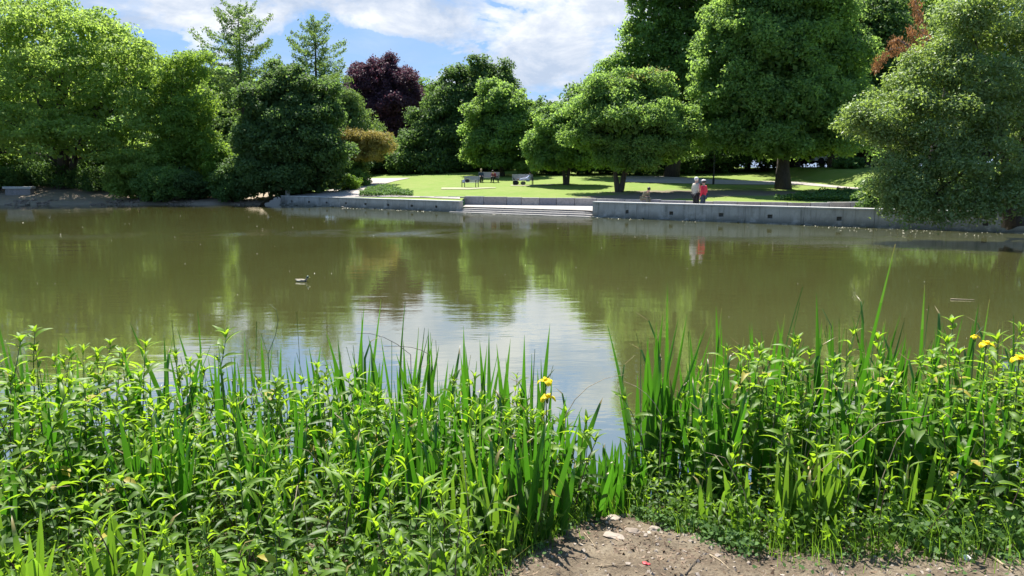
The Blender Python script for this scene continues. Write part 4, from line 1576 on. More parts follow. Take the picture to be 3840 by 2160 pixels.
def on_bench(b, rz, x, y, z):
    x, y, z = x * .95, y * .85, z * .78
    return (Matrix.Translation(b) @ Matrix.Rotation(rz, 4, 'Z')) @ Vector((x, y, z))


p = on_bench(b2, R(-6), -0.72, 0.0, 0.40)
person('fair haired person in dark clothes sitting upright on the left end of the back bench', p, R(186), SIT, 'navy', 'blackc', 'hairb', 0.84)
p = on_bench(b2, R(-6), 0.45, 0.02, 0.40)
person('person in maroon top leaning on the right end of the back bench', p, R(150), bent(SIT, 0.45, 0.8), 'maroon', 'blackc', 'haird', 0.84)
p = on_bench(b3, R(8), 0.42, 0.0, 0.40)
RECL = dict(SIT)
for n_, q_ in dict(knl=(-.10, .42, .22), anl=(-.10, .86, .10), toel=(-.12, .96, .2), knr=(.10, .45, .10), anr=(.10, .88, .06), toer=(.12, .98, .16),
                   chest=(0, -.10, .40), neck=(0, -.15, .54), chin=(0, -.15, .60), head=(0, -.15, .70), shl=(-.17, -.12, .48), shr=(.17, -.12, .48)).items():
    RECL[n_] = q_
person('person in pale blue clothes reclining on the right hand bench', p, R(98), RECL, 'pale', 'pale', 'haird', 0.84)


def bag(label, loc, s=1.0, mat='blackc', rz=0):
    root = empty('bag', loc, rz)
    tag(root, label, 'bag')
    m = MB()
    m.ell((0, 0, 0.13 * s), (0.20 * s, 0.11 * s, 0.14 * s), 12, 8)
    m.build('body', M[mat], root, smooth=True)
    m = MB()
    m.tube([(-0.1 * s, 0, 0.22 * s), (-0.07 * s, 0, 0.36 * s), (0.07 * s, 0, 0.36 * s), (0.1 * s, 0, 0.22 * s)], 0.014, 5)
    m.build('handle', M[mat], root)


bag('small dark bag standing on the seat of the nearest bench', on_bench(b1, R(-24), -0.25, 0.05, 0.466), 0.9)
bag('pale bag beside the dark bag on the nearest bench', on_bench(b1, R(-24), -0.55, 0.02, 0.466), 0.6, 'pale')
bag('dark bag lying on the grass beneath the reclining person', on_bench(b3, R(8), -0.6, 0.0, 0.02), 1.2)
bag('olive bag lying on the grass under the right hand bench', on_bench(b3, R(8), 0.0, 0.05, 0.02), 1.0, 'khaki')

# lamp post
p = hit(2675, 692)
lp = empty('lamp_post', p)
tag(lp, 'thin dark green lamp post beside the path, left of the giant maple', 'lamp post')
m = MB()
m.tube([(0, 0, -0.1), (0, 0, 0.5), (0, 0, 0.52), (0, 0, 3.8)], [0.085, 0.08, 0.055, 0.045], 10)
m.build('pole', M['iron'], lp)
m = MB()
m.tube([(0, 0, 3.8), (0, 0, 3.9), (0, 0, 4.25), (0, 0, 4.4)], [0.06, 0.14, 0.2, 0.03], 10)
m.build('lantern', M['white'], lp)

# white parked car glimpsed under the trees
p = Vector((at_y(3105, 600, 74).x, 74, 0))
p.z = land(p.x, p.y) + 0.35
car = empty('parked_car', p, R(8))
tag(car, 'white car parked deep in the shade behind the trees', 'car')
m = MB()
m.box(-2.0, 2.0, -0.85, 0.85, 0.28, 0.85)
m.build('body', M['carp'], car, bevel=0.12)
m = MB()
b_ = len(m.v)
m.v += [(-1.45, -0.75, .852), (1.15, -0.75, .852), (1.15, .75, .852), (-1.45, .75, .852), (-1.0, -0.62, 1.42), (0.55, -0.62, 1.42), (0.55, .62, 1.42), (-1.0, .62, 1.42)]
m.f += [(0, 3, 2, 1), (4, 5, 6, 7), (0, 1, 5, 4), (1, 2, 6, 5), (2, 3, 7, 6), (3, 0, 4, 7)]
m.build('cabin', M['carp'], car, bevel=0.06)
for x0, x1 in ((-1.05, -0.30), (-0.22, 0.62)):
    m = MB()
    m.v += [(x0 - .1, -0.752, .90), (x1 + .1, -0.752, .90), (x1, -0.64, 1.34), (x0, -0.64, 1.34), (x0 - .1, -0.762, .90), (x1 + .1, -0.762, .90), (x1, -0.65, 1.34), (x0, -0.65, 1.34)]
    m.f += [(4, 5, 6, 7), (0, 3, 2, 1), (0, 1, 5, 4), (1, 2, 6, 5), (2, 3, 7, 6), (3, 0, 4, 7)]
    m.build('window', M['glass'], car)
for sx in (-1.25, 1.25):
    for sy in (-0.83, 0.83):
        m = MB()
        m.tube([(sx, sy - 0.1, 0.31), (sx, sy + 0.1, 0.31)], 0.31, 16)
        m.build('wheel', M['rubber'], car)

# duck
p = at_z(1133, 1056, 0)
dk = empty('duck', (p.x, p.y, -0.01), R(-12))
dk.scale = (0.85, 0.85, 0.8)
tag(dk, 'small brown duck swimming alone on open water', 'duck')
make_skin('body', [(-0.02, 0, .03), (-.12, 0, .04), (-.20, 0, .075), (.08, 0, .035), (.125, 0, .07), (.14, 0, .12), (.165, 0, .145)],
          [(0, 1), (1, 2), (0, 3), (3, 4), (4, 5), (5, 6)], [(.075, .06), (.06, .045), .015, (.062, .05), .03, .024, .032], M['duckb'], dk)
m = MB()
m.ell((-0.06, -0.042, .045), (.085, .035, .022), 12, 8)
m.ell((-0.06, 0.042, .045), (.085, .035, .022), 12, 8)
m.build('wing', M['duckw'], dk, smooth=True)
m = MB()
m.ell((.168, 0, .150), (.038, .034, .036), 12, 8)
m.build('head', M['duckh'], dk, smooth=True)
m = MB()
m.tube([(.195, 0, .145), (.24, 0, .135)], [.014, .006], 6)
m.build('bill', M['bill'], dk)


# things in and beside the far water
def branch(name, label, paths, mat='wood', r=0.03, cat='branch', group=None):
    o0 = Vector(paths[0][0])
    m = MB()
    for pth in paths:
        pts = [Vector(q) - o0 for q in pth]
        m.tube(pts, [r * (1 - .6 * i / (len(pts) - 1)) for i in range(len(pts))], 6)
    o = m.build(name, M[mat])
    o.location = o0
    tag(o, label, cat, group)
    return o


a, b_, c = at_z(62, 775, 0.03), at_z(120, 764, 0.05), at_z(88, 748, 0.3)
branch('branch', 'pale forked branch sticking out of the water near the left bank', [(b_, b_.lerp(a, .5) + Vector((0, 0, .04)), a), (b_, b_.lerp(c, .5) + Vector((0, 0, .05)), c)], r=0.035)
for i, (px, py, L, rz_, lb_) in enumerate(((1310, 776, 1.0, .3, 'pale broken branch floating beside the left concrete wall'),
                                         (770, 757, 1.5, .1, 'bleached driftwood log on the shore under the bright bush'),
                                         (800, 752, 1.0, -.5, 'bleached driftwood piece crossing the shore log'),
                                         (640, 762, 0.8, .1, 'pale driftwood stick at the foot of the low dark shrub'))):
    p = at_z(px, py, 0.04)
    d = Vector((math.cos(rz_), math.sin(rz_), 0)) * L / 2
    branch('driftwood', lb_, [(p - d, p + Vector((0, 0, .05)), p + d + Vector((0, 0, .1))), (p, p + Vector((.1, .1, .2)), p + Vector((.3, -.1, .32))), (p - d * .5, p - d * .3 + Vector((0, -.2, .1)))], r=0.04, cat='driftwood')
p0, p1 = at_z(3565, 1121, 0.015), at_z(3655, 1124, 0.015)
branch('stick', 'thin pale stick floating on the water at the right', [(p0, p0.lerp(p1, .5), p1)], 'dry', 0.012, 'stick')

# floating petals and fluff: scattered over the pond and gathered along the wall
C, S = [], []
for _ in range(230):
    y = random.uniform(9, 44)
    x = random.uniform(-0.75, 0.72) * y
    if y < shore(x) - 0.5:
        C.append((x, y, 0.012))
        S.append(random.uniform(0.008, 0.0022 * y))
for _ in range(420):
    x = random.uniform(-16, 22)
    y = shore(x) - 0.35 - abs(random.gauss(0, 0.35))
    k = mnoise.noise((x * 0.45, 0, 7))
    if k > 0.0:
        C.append((x, y, 0.015))
        S.append(random.uniform(0.02, 0.09))
for _ in range(160):
    x = random.uniform(13, 21)
    y = shore(x) - 0.2 - random.random() ** 2 * 3.0
    C.append((x, y, 0.015))
    S.append(random.uniform(0.02, 0.08))
C = np.array(C)
V, F = leaf_quads(C, unit(rng.normal(size=C.shape) * 0.15 + np.array([0, 0, 1.0])), np.array(S), 0.7, fold=0.08)
o = link('floating_petals', np_mesh('floating_petals', V, F, M['duckw'], rng.random(len(C))))
tag(o, 'pale petals and fluff drifting on the pond and along the wall', 'petals', kind='stuff')

# stony debris along the natural left shore
m = MB()
for _ in range(230):
    x = random.uniform(-38, -17)
    y = shore(x) + random.uniform(-0.25, 1.1)
    if mnoise.noise((x * 0.3, 2, 2)) < -0.02:
        continue
    z = land(x, y)
    s = random.uniform(0.04, 0.17)
    m.box(-s, s, -s * .7, s * .7, -s * .5, s * .45, Matrix.Translation((x, y, max(z, 0))) @ Matrix.Rotation(random.uniform(0, 3), 4, 'Z'), jit=s * 0.3)
o = m.build('shore_rubble', M['stone'])
tag(o, 'pale stones and rubble along the left shore', 'rubble', kind='stuff')


# ------------------------------------------------------------------ near bank plants
def leaf_shape(name, kind, tint, mat, seed):
    """one leaf blade lying along +X, one unit long, with midrib fold, curl and (nettle) toothed edge"""
    rs = random.Random(seed)
    rows = 8 if kind == 'nettle' else 6
    droop = rs.uniform(-0.02, 0.34)
    fold = rs.uniform(0.25, 0.6)
    tw = rs.uniform(-0.25, 0.25)
    V, F = [], []
    for i in range(rows + 1):
        t = i / rows
        if kind == 'nettle':
            w = 0.180 * math.sin(math.pi * min(1, t * 0.96 + 0.07)) ** 0.8 * (1 - 0.35 * t)
            if i % 2 == 1:
                w *= 1.16
        else:
            w = 0.098 * math.sin(math.pi * min(1, t * 0.93 + 0.07)) ** 0.75
        if i == rows:
            w = 0.0
        z = 0.10 * math.sin(math.pi * t) - droop * t * t
        a = tw * t
        for sgn in (-1, 0, 1):
            V.append((t, sgn * w * math.cos(a), z + abs(sgn) * fold * w + sgn * w * math.sin(a)))
    for i in range(rows):
        b = i * 3
        F.append((b, b + 3, b + 4, b + 1))
        F.append((b + 1, b + 4, b + 5, b + 2))
    return np.array(V), np.array(F), tint


LSH = {}
for kind, mt in (('nettle', 'nettle'), ('lance', 'willow')):
    for lv in range(6):
        LSH[(kind, lv)] = []
        for k in range(5):
            V, F, _ = leaf_shape('leaf', kind, lv, None, hash((len(kind), lv, k)) & 0xffff)
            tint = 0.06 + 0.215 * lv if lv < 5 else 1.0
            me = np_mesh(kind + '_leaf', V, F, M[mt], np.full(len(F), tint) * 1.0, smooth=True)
            LSH[(kind, lv)].append((me, V, F, tint))


def plant_plan(kind, h, rs):
    """stem path and leaf placements for one upright leafy plant"""
    lx, ly = rs.gauss(0, .10) * h, rs.gauss(0, .10) * h
    pts = [Vector((lx * t * t + 0.012 * math.sin(5 * t + h), ly * t * t, h * t)) for t in [i / 6 for i in range(7)]]

    def at(t):
        x = t * 6
        i = min(5, int(x))
        return pts[i].lerp(pts[i + 1], x - i)
    out = []
    if kind == 'nettle':
        z0, step = rs.uniform(0.22, 0.38), 0.074
        nlev = int((h * (1 - z0)) / step)
        an = rs.uniform(0, 6.28)
        for i in range(nlev):
            t = z0 + (1 - z0) * (i + 0.5) / nlev
            an += math.pi / 2 + rs.gauss(0, .2)
            top = (t - z0) / (1 - z0)
            L = (0.150 if top < 0.7 else 0.150 - 0.12 * (top - 0.7)) * rs.uniform(0.55, 1.2)
            if top < 0.25:
                L *= 0.8
            for s in (0, math.pi):
                if rs.random() < 0.08 + 0.12 * (top < .3):
                    continue
                up = 0.02 + 1.35 * max(0, top - 0.55) + rs.gauss(0, .18)
                out.append((at(t), an + s + rs.gauss(0, .15), up, L, top, rs.gauss(0, .3)))
        for k in range(4):
            out.append((at(1.0), an + k * 1.57 + .7, 0.95 + rs.gauss(0, .25), 0.075 * rs.uniform(.7, 1.2), 0.95, 0))
    else:
        z0, step = rs.uniform(0.26, 0.4), 0.036
        nlev = int((h * (1 - z0)) / step)
        an = rs.uniform(0, 6.28)
        for i in range(nlev):
            t = z0 + (1 - z0) * (i + 0.5) / nlev
            an += 2.4 + rs.gauss(0, .15)
            top = (t - z0) / (1 - z0)
            L = (0.165 if top < 0.7 else 0.165 - 0.12 * (top - 0.7)) * rs.uniform(0.72, 1.15)
            if rs.random() < 0.08:
                continue
            up = 0.28 + 1.2 * max(0, top - 0.55) + rs.gauss(0, .18)
            out.append((at(t), an, up, L, top, rs.gauss(0, .35)))
        for k in range(5):
            out.append((at(1.0), an + k * 1.26, 1.05 + rs.gauss(0, .22), 0.085 * rs.uniform(.7, 1.2), 0.95, 0))
    return pts, out


def place_matrix(p, an, up, L, roll):
    return Matrix.Translation(p) @ Matrix.Rotation(an, 4, 'Z') @ Matrix.Rotation(-up, 4, 'Y') @ Matrix.Rotation(roll, 4, 'X') @ Matrix.Scale(L, 4)


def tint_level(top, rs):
    return int(min(4, max(0, round(4.3 * top ** 1.35 + rs.gauss(0, .7)))))  # lower leaves darker: older growth, plus shade between stems put into the colour


def stem_mesh(kind, pts, red):
    m = MB()
    r0 = 0.0042
    m.tube(pts, [r0 * (1.15 - .6 * i / 6) for i in range(7)], 5)
    return m.mesh('stem', M['redstem'] if red else M['stem'], True)


PROTO = {}
for kind in ('nettle', 'lance'):
    for v in range(14):
        rs = random.Random(1000 + v + (500 if kind == 'lance' else 0))
        h = [0.55, 0.62, 0.7, 0.78, 0.86, 0.92, 1.0][v % 7]
        pts, pl = plant_plan(kind, h, rs)
        leaves = []
        VV, FF, TT = [], [], []
        nv = 0
        for (p, an, up, L, top, roll) in pl:
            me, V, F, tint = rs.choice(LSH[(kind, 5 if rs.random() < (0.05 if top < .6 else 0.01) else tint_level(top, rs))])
            Mx = place_matrix(p, an, up, L, roll)
            leaves.append((me, Mx))
            A = np.array(Mx)
            VV.append(V @ A[:3, :3].T + A[:3, 3])
            FF.append(F + nv)
            TT.append(np.full(len(F), tint))
            nv += len(V)
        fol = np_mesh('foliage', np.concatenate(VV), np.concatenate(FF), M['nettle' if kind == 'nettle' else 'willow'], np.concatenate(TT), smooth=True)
        PROTO[(kind, v)] = (h, stem_mesh(kind, pts, v % 5 == 0), leaves, fol)

# ground plan of the two beds: front edge (towards the viewer) and far edge, by x
LEFT_FRONT = ([-6, -0.45, -0.12, 0.22, 0.45, 0.62], [2.2, 2.2, 3.7, 4.25, 4.62, 5.05])
LEFT_BACK = ([-6, -3.6, -2.6, -1.4, -0.4, 0.3, 0.62], [6.1, 6.2, 6.25, 6.0, 5.75, 5.55, 5.3])
RIGHT_FRONT = ([0.86, 1.05, 1.4, 2.0, 3.0, 3.6, 6], [4.95, 4.60, 4.26, 4.06, 3.98, 3.9, 3.9])
RIGHT_BACK = ([0.86, 1.3, 2.0, 3.0, 4.0, 6], [5.35, 5.9, 6.2, 6.3, 6.35, 6.3])


def in_bed(x, y, pad=0.0):
    if x < 0.62 - pad:
        return 'left' if np.interp(x, *LEFT_FRONT) + pad < y < np.interp(x, *LEFT_BACK) - pad else None
    if x > 0.86 + pad:
        return 'right' if np.interp(x, *RIGHT_FRONT) + pad < y < np.interp(x, *RIGHT_BACK) - pad else None
    return None


def in_view(x, y, z):
    return abs(x) < y * 0.74 + 0.25 and y > 2.75


def where_words(x, y, bed):
    f = x / y
    if bed == 'left':
        zs = [(-0.60, 'far left'), (-0.45, 'left side'), (-0.30, 'left of middle'), (-0.16, 'middle'), (-0.06, 'right side'), (9, 'right end')]
        front = float(np.interp(x, *LEFT_FRONT))
    else:
        zs = [(0.25, 'left end'), (0.36, 'left side'), (0.47, 'middle'), (0.60, 'right side'), (9, 'far right')]
        front = float(np.interp(x, *RIGHT_FRONT))
    z = [n_ for lim, n_ in zs if f < lim][0]
    row = 'water edge' if y > 5.5 else ('back row' if y > 4.95 else ('middle row' if y > (4.2 if bed == 'left' else 4.6) else 'front row'))
    return '%s of %s bed, %s' % (z, bed, row)


def scatter(n, mind, test):
    pts = []
    tries = 0
    while len(pts) < n and tries < n * 60:
        tries += 1
        x, y = random.uniform(-5.0, 5.0), random.uniform(2.3, 6.35)
        bed = test(x, y)
        if not bed:
            continue
        if all((x - a) ** 2 + (y - b) ** 2 > mind * mind for a, b, _ in pts):
            pts.append((x, y, bed))
    return pts


IRIS_SPOTS = []


def leafy_plants():
    def test(x, y):
        b = in_bed(x, y, 0.04)
        if not b or not in_view(x, y, 0):
            return None
        if y > 5.55 and random.random() < 0.62:
            return None
        # irises own these pockets
        for (cx_, cy_, r_) in ((-0.15, 4.15, .30), (1.9, 4.55, .38), (2.45, 4.5, .25), (-2.4, 3.2, .35), (-1.9, 2.95, .3)):
            if (x - cx_) ** 2 + (y - cy_) ** 2 < r_ * r_ and random.random() < .75:
                return None
        return b
    pts = scatter(500, 0.103, test)
    pts.sort(key=lambda p: p[1])
    names = {'nettle': ('nettle_plant', 'broad leaved nettle', 'nettles'), 'lance': ('loosestrife_plant', 'narrow leaved loosestrife', 'loosestrife')}
    cnt = 0
    for i, (x, y, bed) in enumerate(pts):
        big = mnoise.noise((x * 0.9, y * 0.9, 21.0))
        kind = 'nettle' if big + random.gauss(0, .2) > 0.05 else 'lance'
        z = near_z(x, y)
        zs = max(z, -0.25)
        # wanted height above the water at this place
        if bed == 'left':
            want = ip(x, [-4.5, -3.5, -2.9, -2.4, -1.2, -0.3, 0.3, 0.6], [1.06, 1.20, 1.08, 0.92, 0.88, 0.96, 0.78, 0.60]) - 0.04 * max(0, y - 5)
            hh = min(want - zs, 1.15)
            if y < 4.4:
                hh = min(hh, 0.42 + 0.20 * (y - 2.9))
        else:
            want = ip(x, [0.86, 1.2, 1.7, 2.4, 3.6], [0.60, 0.82, 1.10, 1.16, 1.14]) - 0.02 * max(0, y - 5)
            hh = min(want - zs, 1.2)
            hh *= ip(y - np.interp(x, *RIGHT_FRONT), [0, 0.5, 1.1], [0.40, 0.68, 1.0])
        hh *= random.uniform(0.66, 1.12)
        if random.random() < 0.05:
            hh *= 1.1
        v = random.randrange(14)
        h0, stem, leaves, fol = PROTO[(kind, v)]
        # choose the variant whose own height is closest
        best = min(range(14), key=lambda q: abs(PROTO[(kind, q)][0] - hh) + random.random() * 0.12)
        h0, stem, leaves, fol = PROTO[(kind, best)]
        s = max(0.55, min(1.3, hh / h0))
        nm, word, grp = names[kind]
        root = empty(nm, (x, y, zs - 0.01), random.uniform(0, 6.283))
        root.rotation_euler = (random.gauss(0, .12), random.gauss(0, .12), random.uniform(0, 6.283))
        wd = random.uniform(0.8, 1.2)
        root.scale = (s * wd, s * wd, s)
        size = 'tall' if hh > 0.8 else ('short' if hh < 0.5 else 'medium height')
        tag(root, '%s %s, %s' % (size.replace('medium height', 'medium'), word, where_words(x, y, bed)), 'plant', '%s in the %s bed' % (grp, bed))
        link('stem', stem, root)
        near_front = y < (4.5 if bed == 'left' else 4.9) or (y < 5.2 and i % 2 == 0)
        if near_front and cnt < 205:
            cnt += 1
            for me, Mx in leaves:
                o = link('leaf', me, root)
                o.matrix_local = Mx
        else:
            o = link('foliage', fol, root)
            o['kind'] = 'stuff'


leafy_plants()


def blade_mesh(seed, mat):
    """iris sword leaf, one unit tall, tip to the sky; gently bowed, some with a folded-over tip"""
    rs = random.Random(seed)
    n = 9
    bow = rs.uniform(-0.16, 0.16)
    flop = rs.random() < 0.22
    V, F = [], []
    x, z, a = 0.0, 0.0, 0.0
    for i in range(n + 1):
        t = i / n
        w = 0.0200 * (1.0 if t < 0.5 else max(0.0, 1 - ((t - 0.5) / 0.5) ** 1.7)) * (0.9 + 0.25 * t if t < .5 else 1.0)
        a = bow * t * 1.6
        if flop and t > 0.72:
            a += (t - 0.72) * 7.5 * (1 if bow > 0 else -1)
        V += [(x - 0.0, -w, z), (x + 0.003, 0, z), (x, w, z)]
        x += math.sin(a) / n
        z += math.cos(a) / n
    for i in range(n):
        b = i * 3
        F += [(b, b + 1, b + 4, b + 3), (b + 1, b + 2, b + 5, b + 4)]
    # turn the flat side: blade width runs along Y
    base = rs.random() * 0.6
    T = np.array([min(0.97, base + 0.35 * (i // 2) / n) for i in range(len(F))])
    if rs.random() < 0.4:
        T[-2:] = 1.0
        if rs.random() < 0.4:
            T[-4:] = 1.0
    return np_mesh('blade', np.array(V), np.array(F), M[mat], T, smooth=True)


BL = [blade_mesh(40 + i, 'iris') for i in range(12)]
BLP = [blade_mesh(80 + i, 'iris_pale') for i in range(8)]


def iris(x, y, n, h, spread=1.0, pale=False, label=None, bed='left', bearing=None, wide=1.0):
    z = max(near_z(x, y), -0.3)
    if y > 5.1 and x < 0.3:
        h *= 1.27
    elif y > 5.3 and x > 0.95:
        h *= 1.27
    root = empty('iris_plant', (x, y, z - 0.02))
    size = 'tall' if h > 1.05 else ('short' if h < 0.7 else 'medium height')
    tag(root, label or '%s %s iris, %s blades, %s' % (size.replace('medium height', 'medium'), 'pale' if pale else 'dark', ['no', 'one', 'two', 'three', 'four', 'five', 'six', 'seven', 'eight', 'nine', 'ten'][n], where_words(x, y, bed)), 'plant', 'iris clumps in the %s bed' % bed)
    b0 = bearing if bearing is not None else random.uniform(-.6, .6)
    for k in range(n):
        me = random.choice(BLP if pale else BL)
        o = link('blade', me, root)
        f = (k - (n - 1) / 2) / max(1, n - 1)
        L = h * random.uniform(0.62, 1.06) * (1 - 0.22 * abs(f))
        tilt = f * 0.42 * spread + random.gauss(0, .07)
        yaw = random.gauss(0, .7) + math.pi / 2
        o.matrix_local = (Matrix.Translation((f * 0.09 * spread * math.cos(b0) + random.gauss(0, .015), f * 0.09 * spread * math.sin(b0) + random.gauss(0, .03), 0))
                          @ Matrix.Rotation(b0, 4, 'Z') @ Matrix.Rotation(tilt, 4, 'Y') @ Matrix.Rotation(random.gauss(0, .06), 4, 'X')
                          @ Matrix.Rotation(yaw, 4, 'Z') @ Matrix.Diagonal((L, L * 0 + 1.0 * wide * random.uniform(.8, 1.2), L, 1)))
    return root


# rows of iris standing in the water behind the leafy plants
for x in np.arange(-4.4, -2.2, 0.26):
    iris(x + random.gauss(0, .06), random.uniform(5.9, 6.3), random.randint(4, 6), random.uniform(1.0, 1.28))
for x in np.arange(-2.3, -1.2, 0.20):
    iris(x + random.gauss(0, .05), random.uniform(5.8, 6.2), random.randint(5, 7), random.uniform(1.02, 1.2))
for x in np.arange(-1.35, -0.42, 0.125):
    iris(x + random.gauss(0, .04), random.uniform(5.65, 6.1), random.randint(5, 8), random.uniform(1.05, 1.28), 0.8)
for x in np.arange(-0.4, 0.30, 0.14):
    iris(x + random.gauss(0, .04), random.uniform(5.2, 5.7), random.randint(5, 7), random.uniform(0.98, 1.22), 0.7)
for x, y, h in ((0.36, 5.35, .98), (0.44, 5.0, .82), (0.52, 5.1, .75), (0.56, 4.85, .62), (0.32, 4.75, .8), (0.66, 5.45, .55), (0.74, 5.6, .5), (0.80, 5.75, .5), (0.86, 5.5, .6), (0.93, 5.7, .55)):
    iris(x, y, random.randint(4, 7), h, 1.0)
for x, y, h, n_ in ((0.62, 5.05, .42, 5), (0.70, 5.2, .5, 5), (0.80, 5.1, .45, 5), (0.88, 5.2, .55, 6), (0.66, 5.3, .55, 6), (0.76, 5.35, .5, 5)):
    iris(x, y, n_, h, 1.1)
# inside the left bed
for x, y, h, n_ in ((-0.18, 4.2, .86, 8), (-0.08, 4.0, .66, 7), (-0.30, 4.05, .72, 7), (-0.02, 4.3, .8, 6), (-0.55, 4.7, .95, 5), (-1.0, 4.9, 1.0, 5), (-1.6, 5.1, .95, 4),
                  (-2.3, 5.0, 1.0, 5), (-3.1, 5.0, 1.0, 5), (-3.4, 5.3, 1.05, 6), (-2.75, 5.5, 1.1, 5), (-0.9, 3.9, .62, 5), (-1.35, 4.2, .6, 4), (0.05, 4.75, .85, 6)):
    iris(x, y, n_, h, 1.0, pale=(y < 4.25))
for x, y, h, n_ in ((-2.9, 4.5, .8, 5), (-2.1, 4.5, .85, 5), (-1.55, 4.6, .85, 5), (-1.1, 4.45, .8, 4), (-0.75, 5.05, 1.0, 5), (-0.45, 4.95, 1.0, 6), (-0.25, 4.75, .95, 6), (-0.1, 4.9, .95, 6),
                  (0.12, 4.55, .8, 6), (0.2, 5.0, .9, 6), (-3.3, 4.7, .95, 6), (-3.0, 4.1, .8, 6), (0.3, 4.45, .6, 6), (-0.02, 4.5, .8, 6)):
    iris(x, y, n_, h, 0.8)
rr_ = random.Random(5)
for _ in range(62):
    x = rr_.uniform(-3.7, 0.3)
    y = rr_.uniform(4.0, 5.7)
    iris(x, y, rr_.randint(3, 6), rr_.uniform(0.85, 1.08), 0.7)
for _ in range(38):
    x = rr_.uniform(1.1, 4.0)
    y = rr_.uniform(4.75, 5.7)
    iris(x, y, rr_.randint(3, 6), rr_.uniform(0.95, 1.25), 0.7, bed='right')
# low front row, bottom left and centre
for x, y, h, n_ in ((-2.35, 3.25, .62, 8), (-2.15, 3.05, .58, 8), (-1.95, 3.2, .66, 8), (-1.75, 3.0, .6, 8), (-1.55, 3.25, .55, 7), (-1.3, 3.1, .55, 6), (-2.6, 3.5, .6, 6), (-2.0, 3.6, .62, 6),
                  (-0.75, 3.3, .42, 6), (-0.5, 3.45, .45, 7), (-0.32, 3.5, .42, 6), (-1.05, 3.25, .4, 5), (-0.2, 3.62, .38, 6)):
    iris(x, y, n_, h, 1.35, pale=True)
# right bed: rear rows in the water
for x in np.arange(1.02, 1.5, 0.11):
    iris(x + random.gauss(0, .03), random.uniform(5.4, 5.85), random.randint(6, 8), random.uniform(1.02, 1.25), 0.75, bed='right')
for x in np.arange(1.5, 4.4, 0.17):
    iris(x + random.gauss(0, .05), random.uniform(5.75, 6.25), random.randint(5, 8), random.uniform(1.12, 1.42), 0.8, bed='right')
for x, y, h, n_ in ((2.55, 5.4, 1.5, 3), (3.0, 5.3, 1.25, 6), (3.25, 5.1, 1.2, 6), (3.55, 5.0, 1.2, 6), (2.75, 5.15, 1.2, 6), (2.1, 5.2, 1.15, 5), (1.75, 5.1, 1.05, 5), (3.8, 5.2, 1.25, 6), (2.35, 5.5, 1.2, 6)):
    iris(x, y, n_, h, 0.9, bed='right')
# right bed: front clumps
for x, y, h, n_ in ((1.78, 4.5, .72, 9), (1.92, 4.42, .66, 9), (2.06, 4.52, .74, 9), (1.95, 4.68, .8, 8), (2.2, 4.6, .7, 7), (1.55, 4.5, .6, 5), (1.30, 4.55, .55, 5), (2.5, 4.45, .58, 7), (2.68, 4.5, .6, 6),
                  (2.85, 4.4, .5, 5), (1.72, 4.32, .35, 4), (2.02, 4.28, .3, 5)):
    iris(x, y, n_, h, 0.85, pale=True, bed='right')


# blooming iris stalks
def petal_mesh():
    V, F = [], []
    for i in range(7):
        t = i / 6
        w = 0.34 * math.sin(math.pi * min(1, t * .85 + .12)) ** .8
        a = 1.9 * t
        x, z = 0.75 * math.sin(min(a, 1.45)) * t ** 0.5, 0.28 * t - 1.0 * max(0, t - .35) ** 1.4
        for s in (-1, 0, 1):
            V.append((x, s * w, z + 0.06 * (s == 0) - .05 * abs(s) + 0.04 * math.sin(9 * t + 3 * s)))
    for i in range(6):
        b = i * 3
        F += [(b, b + 3, b + 4, b + 1), (b + 1, b + 4, b + 5, b + 2)]
    return np_mesh('petal', np.array(V), np.array(F), M['yellow'], np.full(12, .5), smooth=True)


PETAL = petal_mesh()


def iris_flower(px, py, Y, s, label, blooms=1, bud=False, rz=0.0):
    top = at_y(px, py, Y)
    z0 = max(near_z(top.x, Y), -0.2)
    root = empty('iris_flower', (top.x + 0.03, Y, z0), 0)
    tag(root, label, 'flower', 'yellow iris flowers')
    rel = top - Vector(root.location)
    m = MB()
    m.tube([(0, 0, 0), (rel.x * .3, 0, rel.z * .5), (rel.x, 0, rel.z - 0.02)], [0.005, 0.0045, 0.0035], 6)
    m.build('stem', M['stem'], root)
    for k in range(blooms):
        c = rel + Vector((0.004 + 0.012 * k, 0, -0.115 * k))
        m = MB()
        m.ell((c.x, c.y, c.z - 0.022), (0.008, 0.008, 0.024), 8, 6)
        m.build('flower_base', M['stem'], root, smooth=True)
        for j in range(3):
            o = link('petal', PETAL, root)
            o.matrix_local = Matrix.Translation(c) @ Matrix.Rotation(rz + k * .9 + j * 2.094 - 1.2, 4, 'Z') @ Matrix.Scale(s, 4)
        for j in range(3):
            o = link('standard', PETAL, root)
            o.matrix_local = Matrix.Translation(c) @ Matrix.Rotation(rz + k * .9 + j * 2.094, 4, 'Z') @ Matrix.Rotation(-1.0, 4, 'Y') @ Matrix.Scale(s * 0.55, 4)
    if bud:
        m = MB()
        m.tube([rel, rel + Vector((.02, 0, .03)), rel + Vector((.06, 0, .08))], [.005, .005, .001], 5)
        m.build('bud', M['stem'], root)


iris_flower(2045, 1428, 4.75, 0.078, 'pair of yellow iris blooms, one above the other, right end of left bed', 2, True)
iris_flower(3697, 1290, 5.2, 0.080, 'open yellow iris bloom in the right part of the right bed', 1, False, .5)
iris_flower(3655, 1262, 5.4, 0.050, 'small half open orange yellow iris bloom beside the open one', 1, True, 1.0)
iris_flower(3822, 1345, 4.9, 0.085, 'yellow iris bloom at the far right edge of the right bed', 1, False, .2)


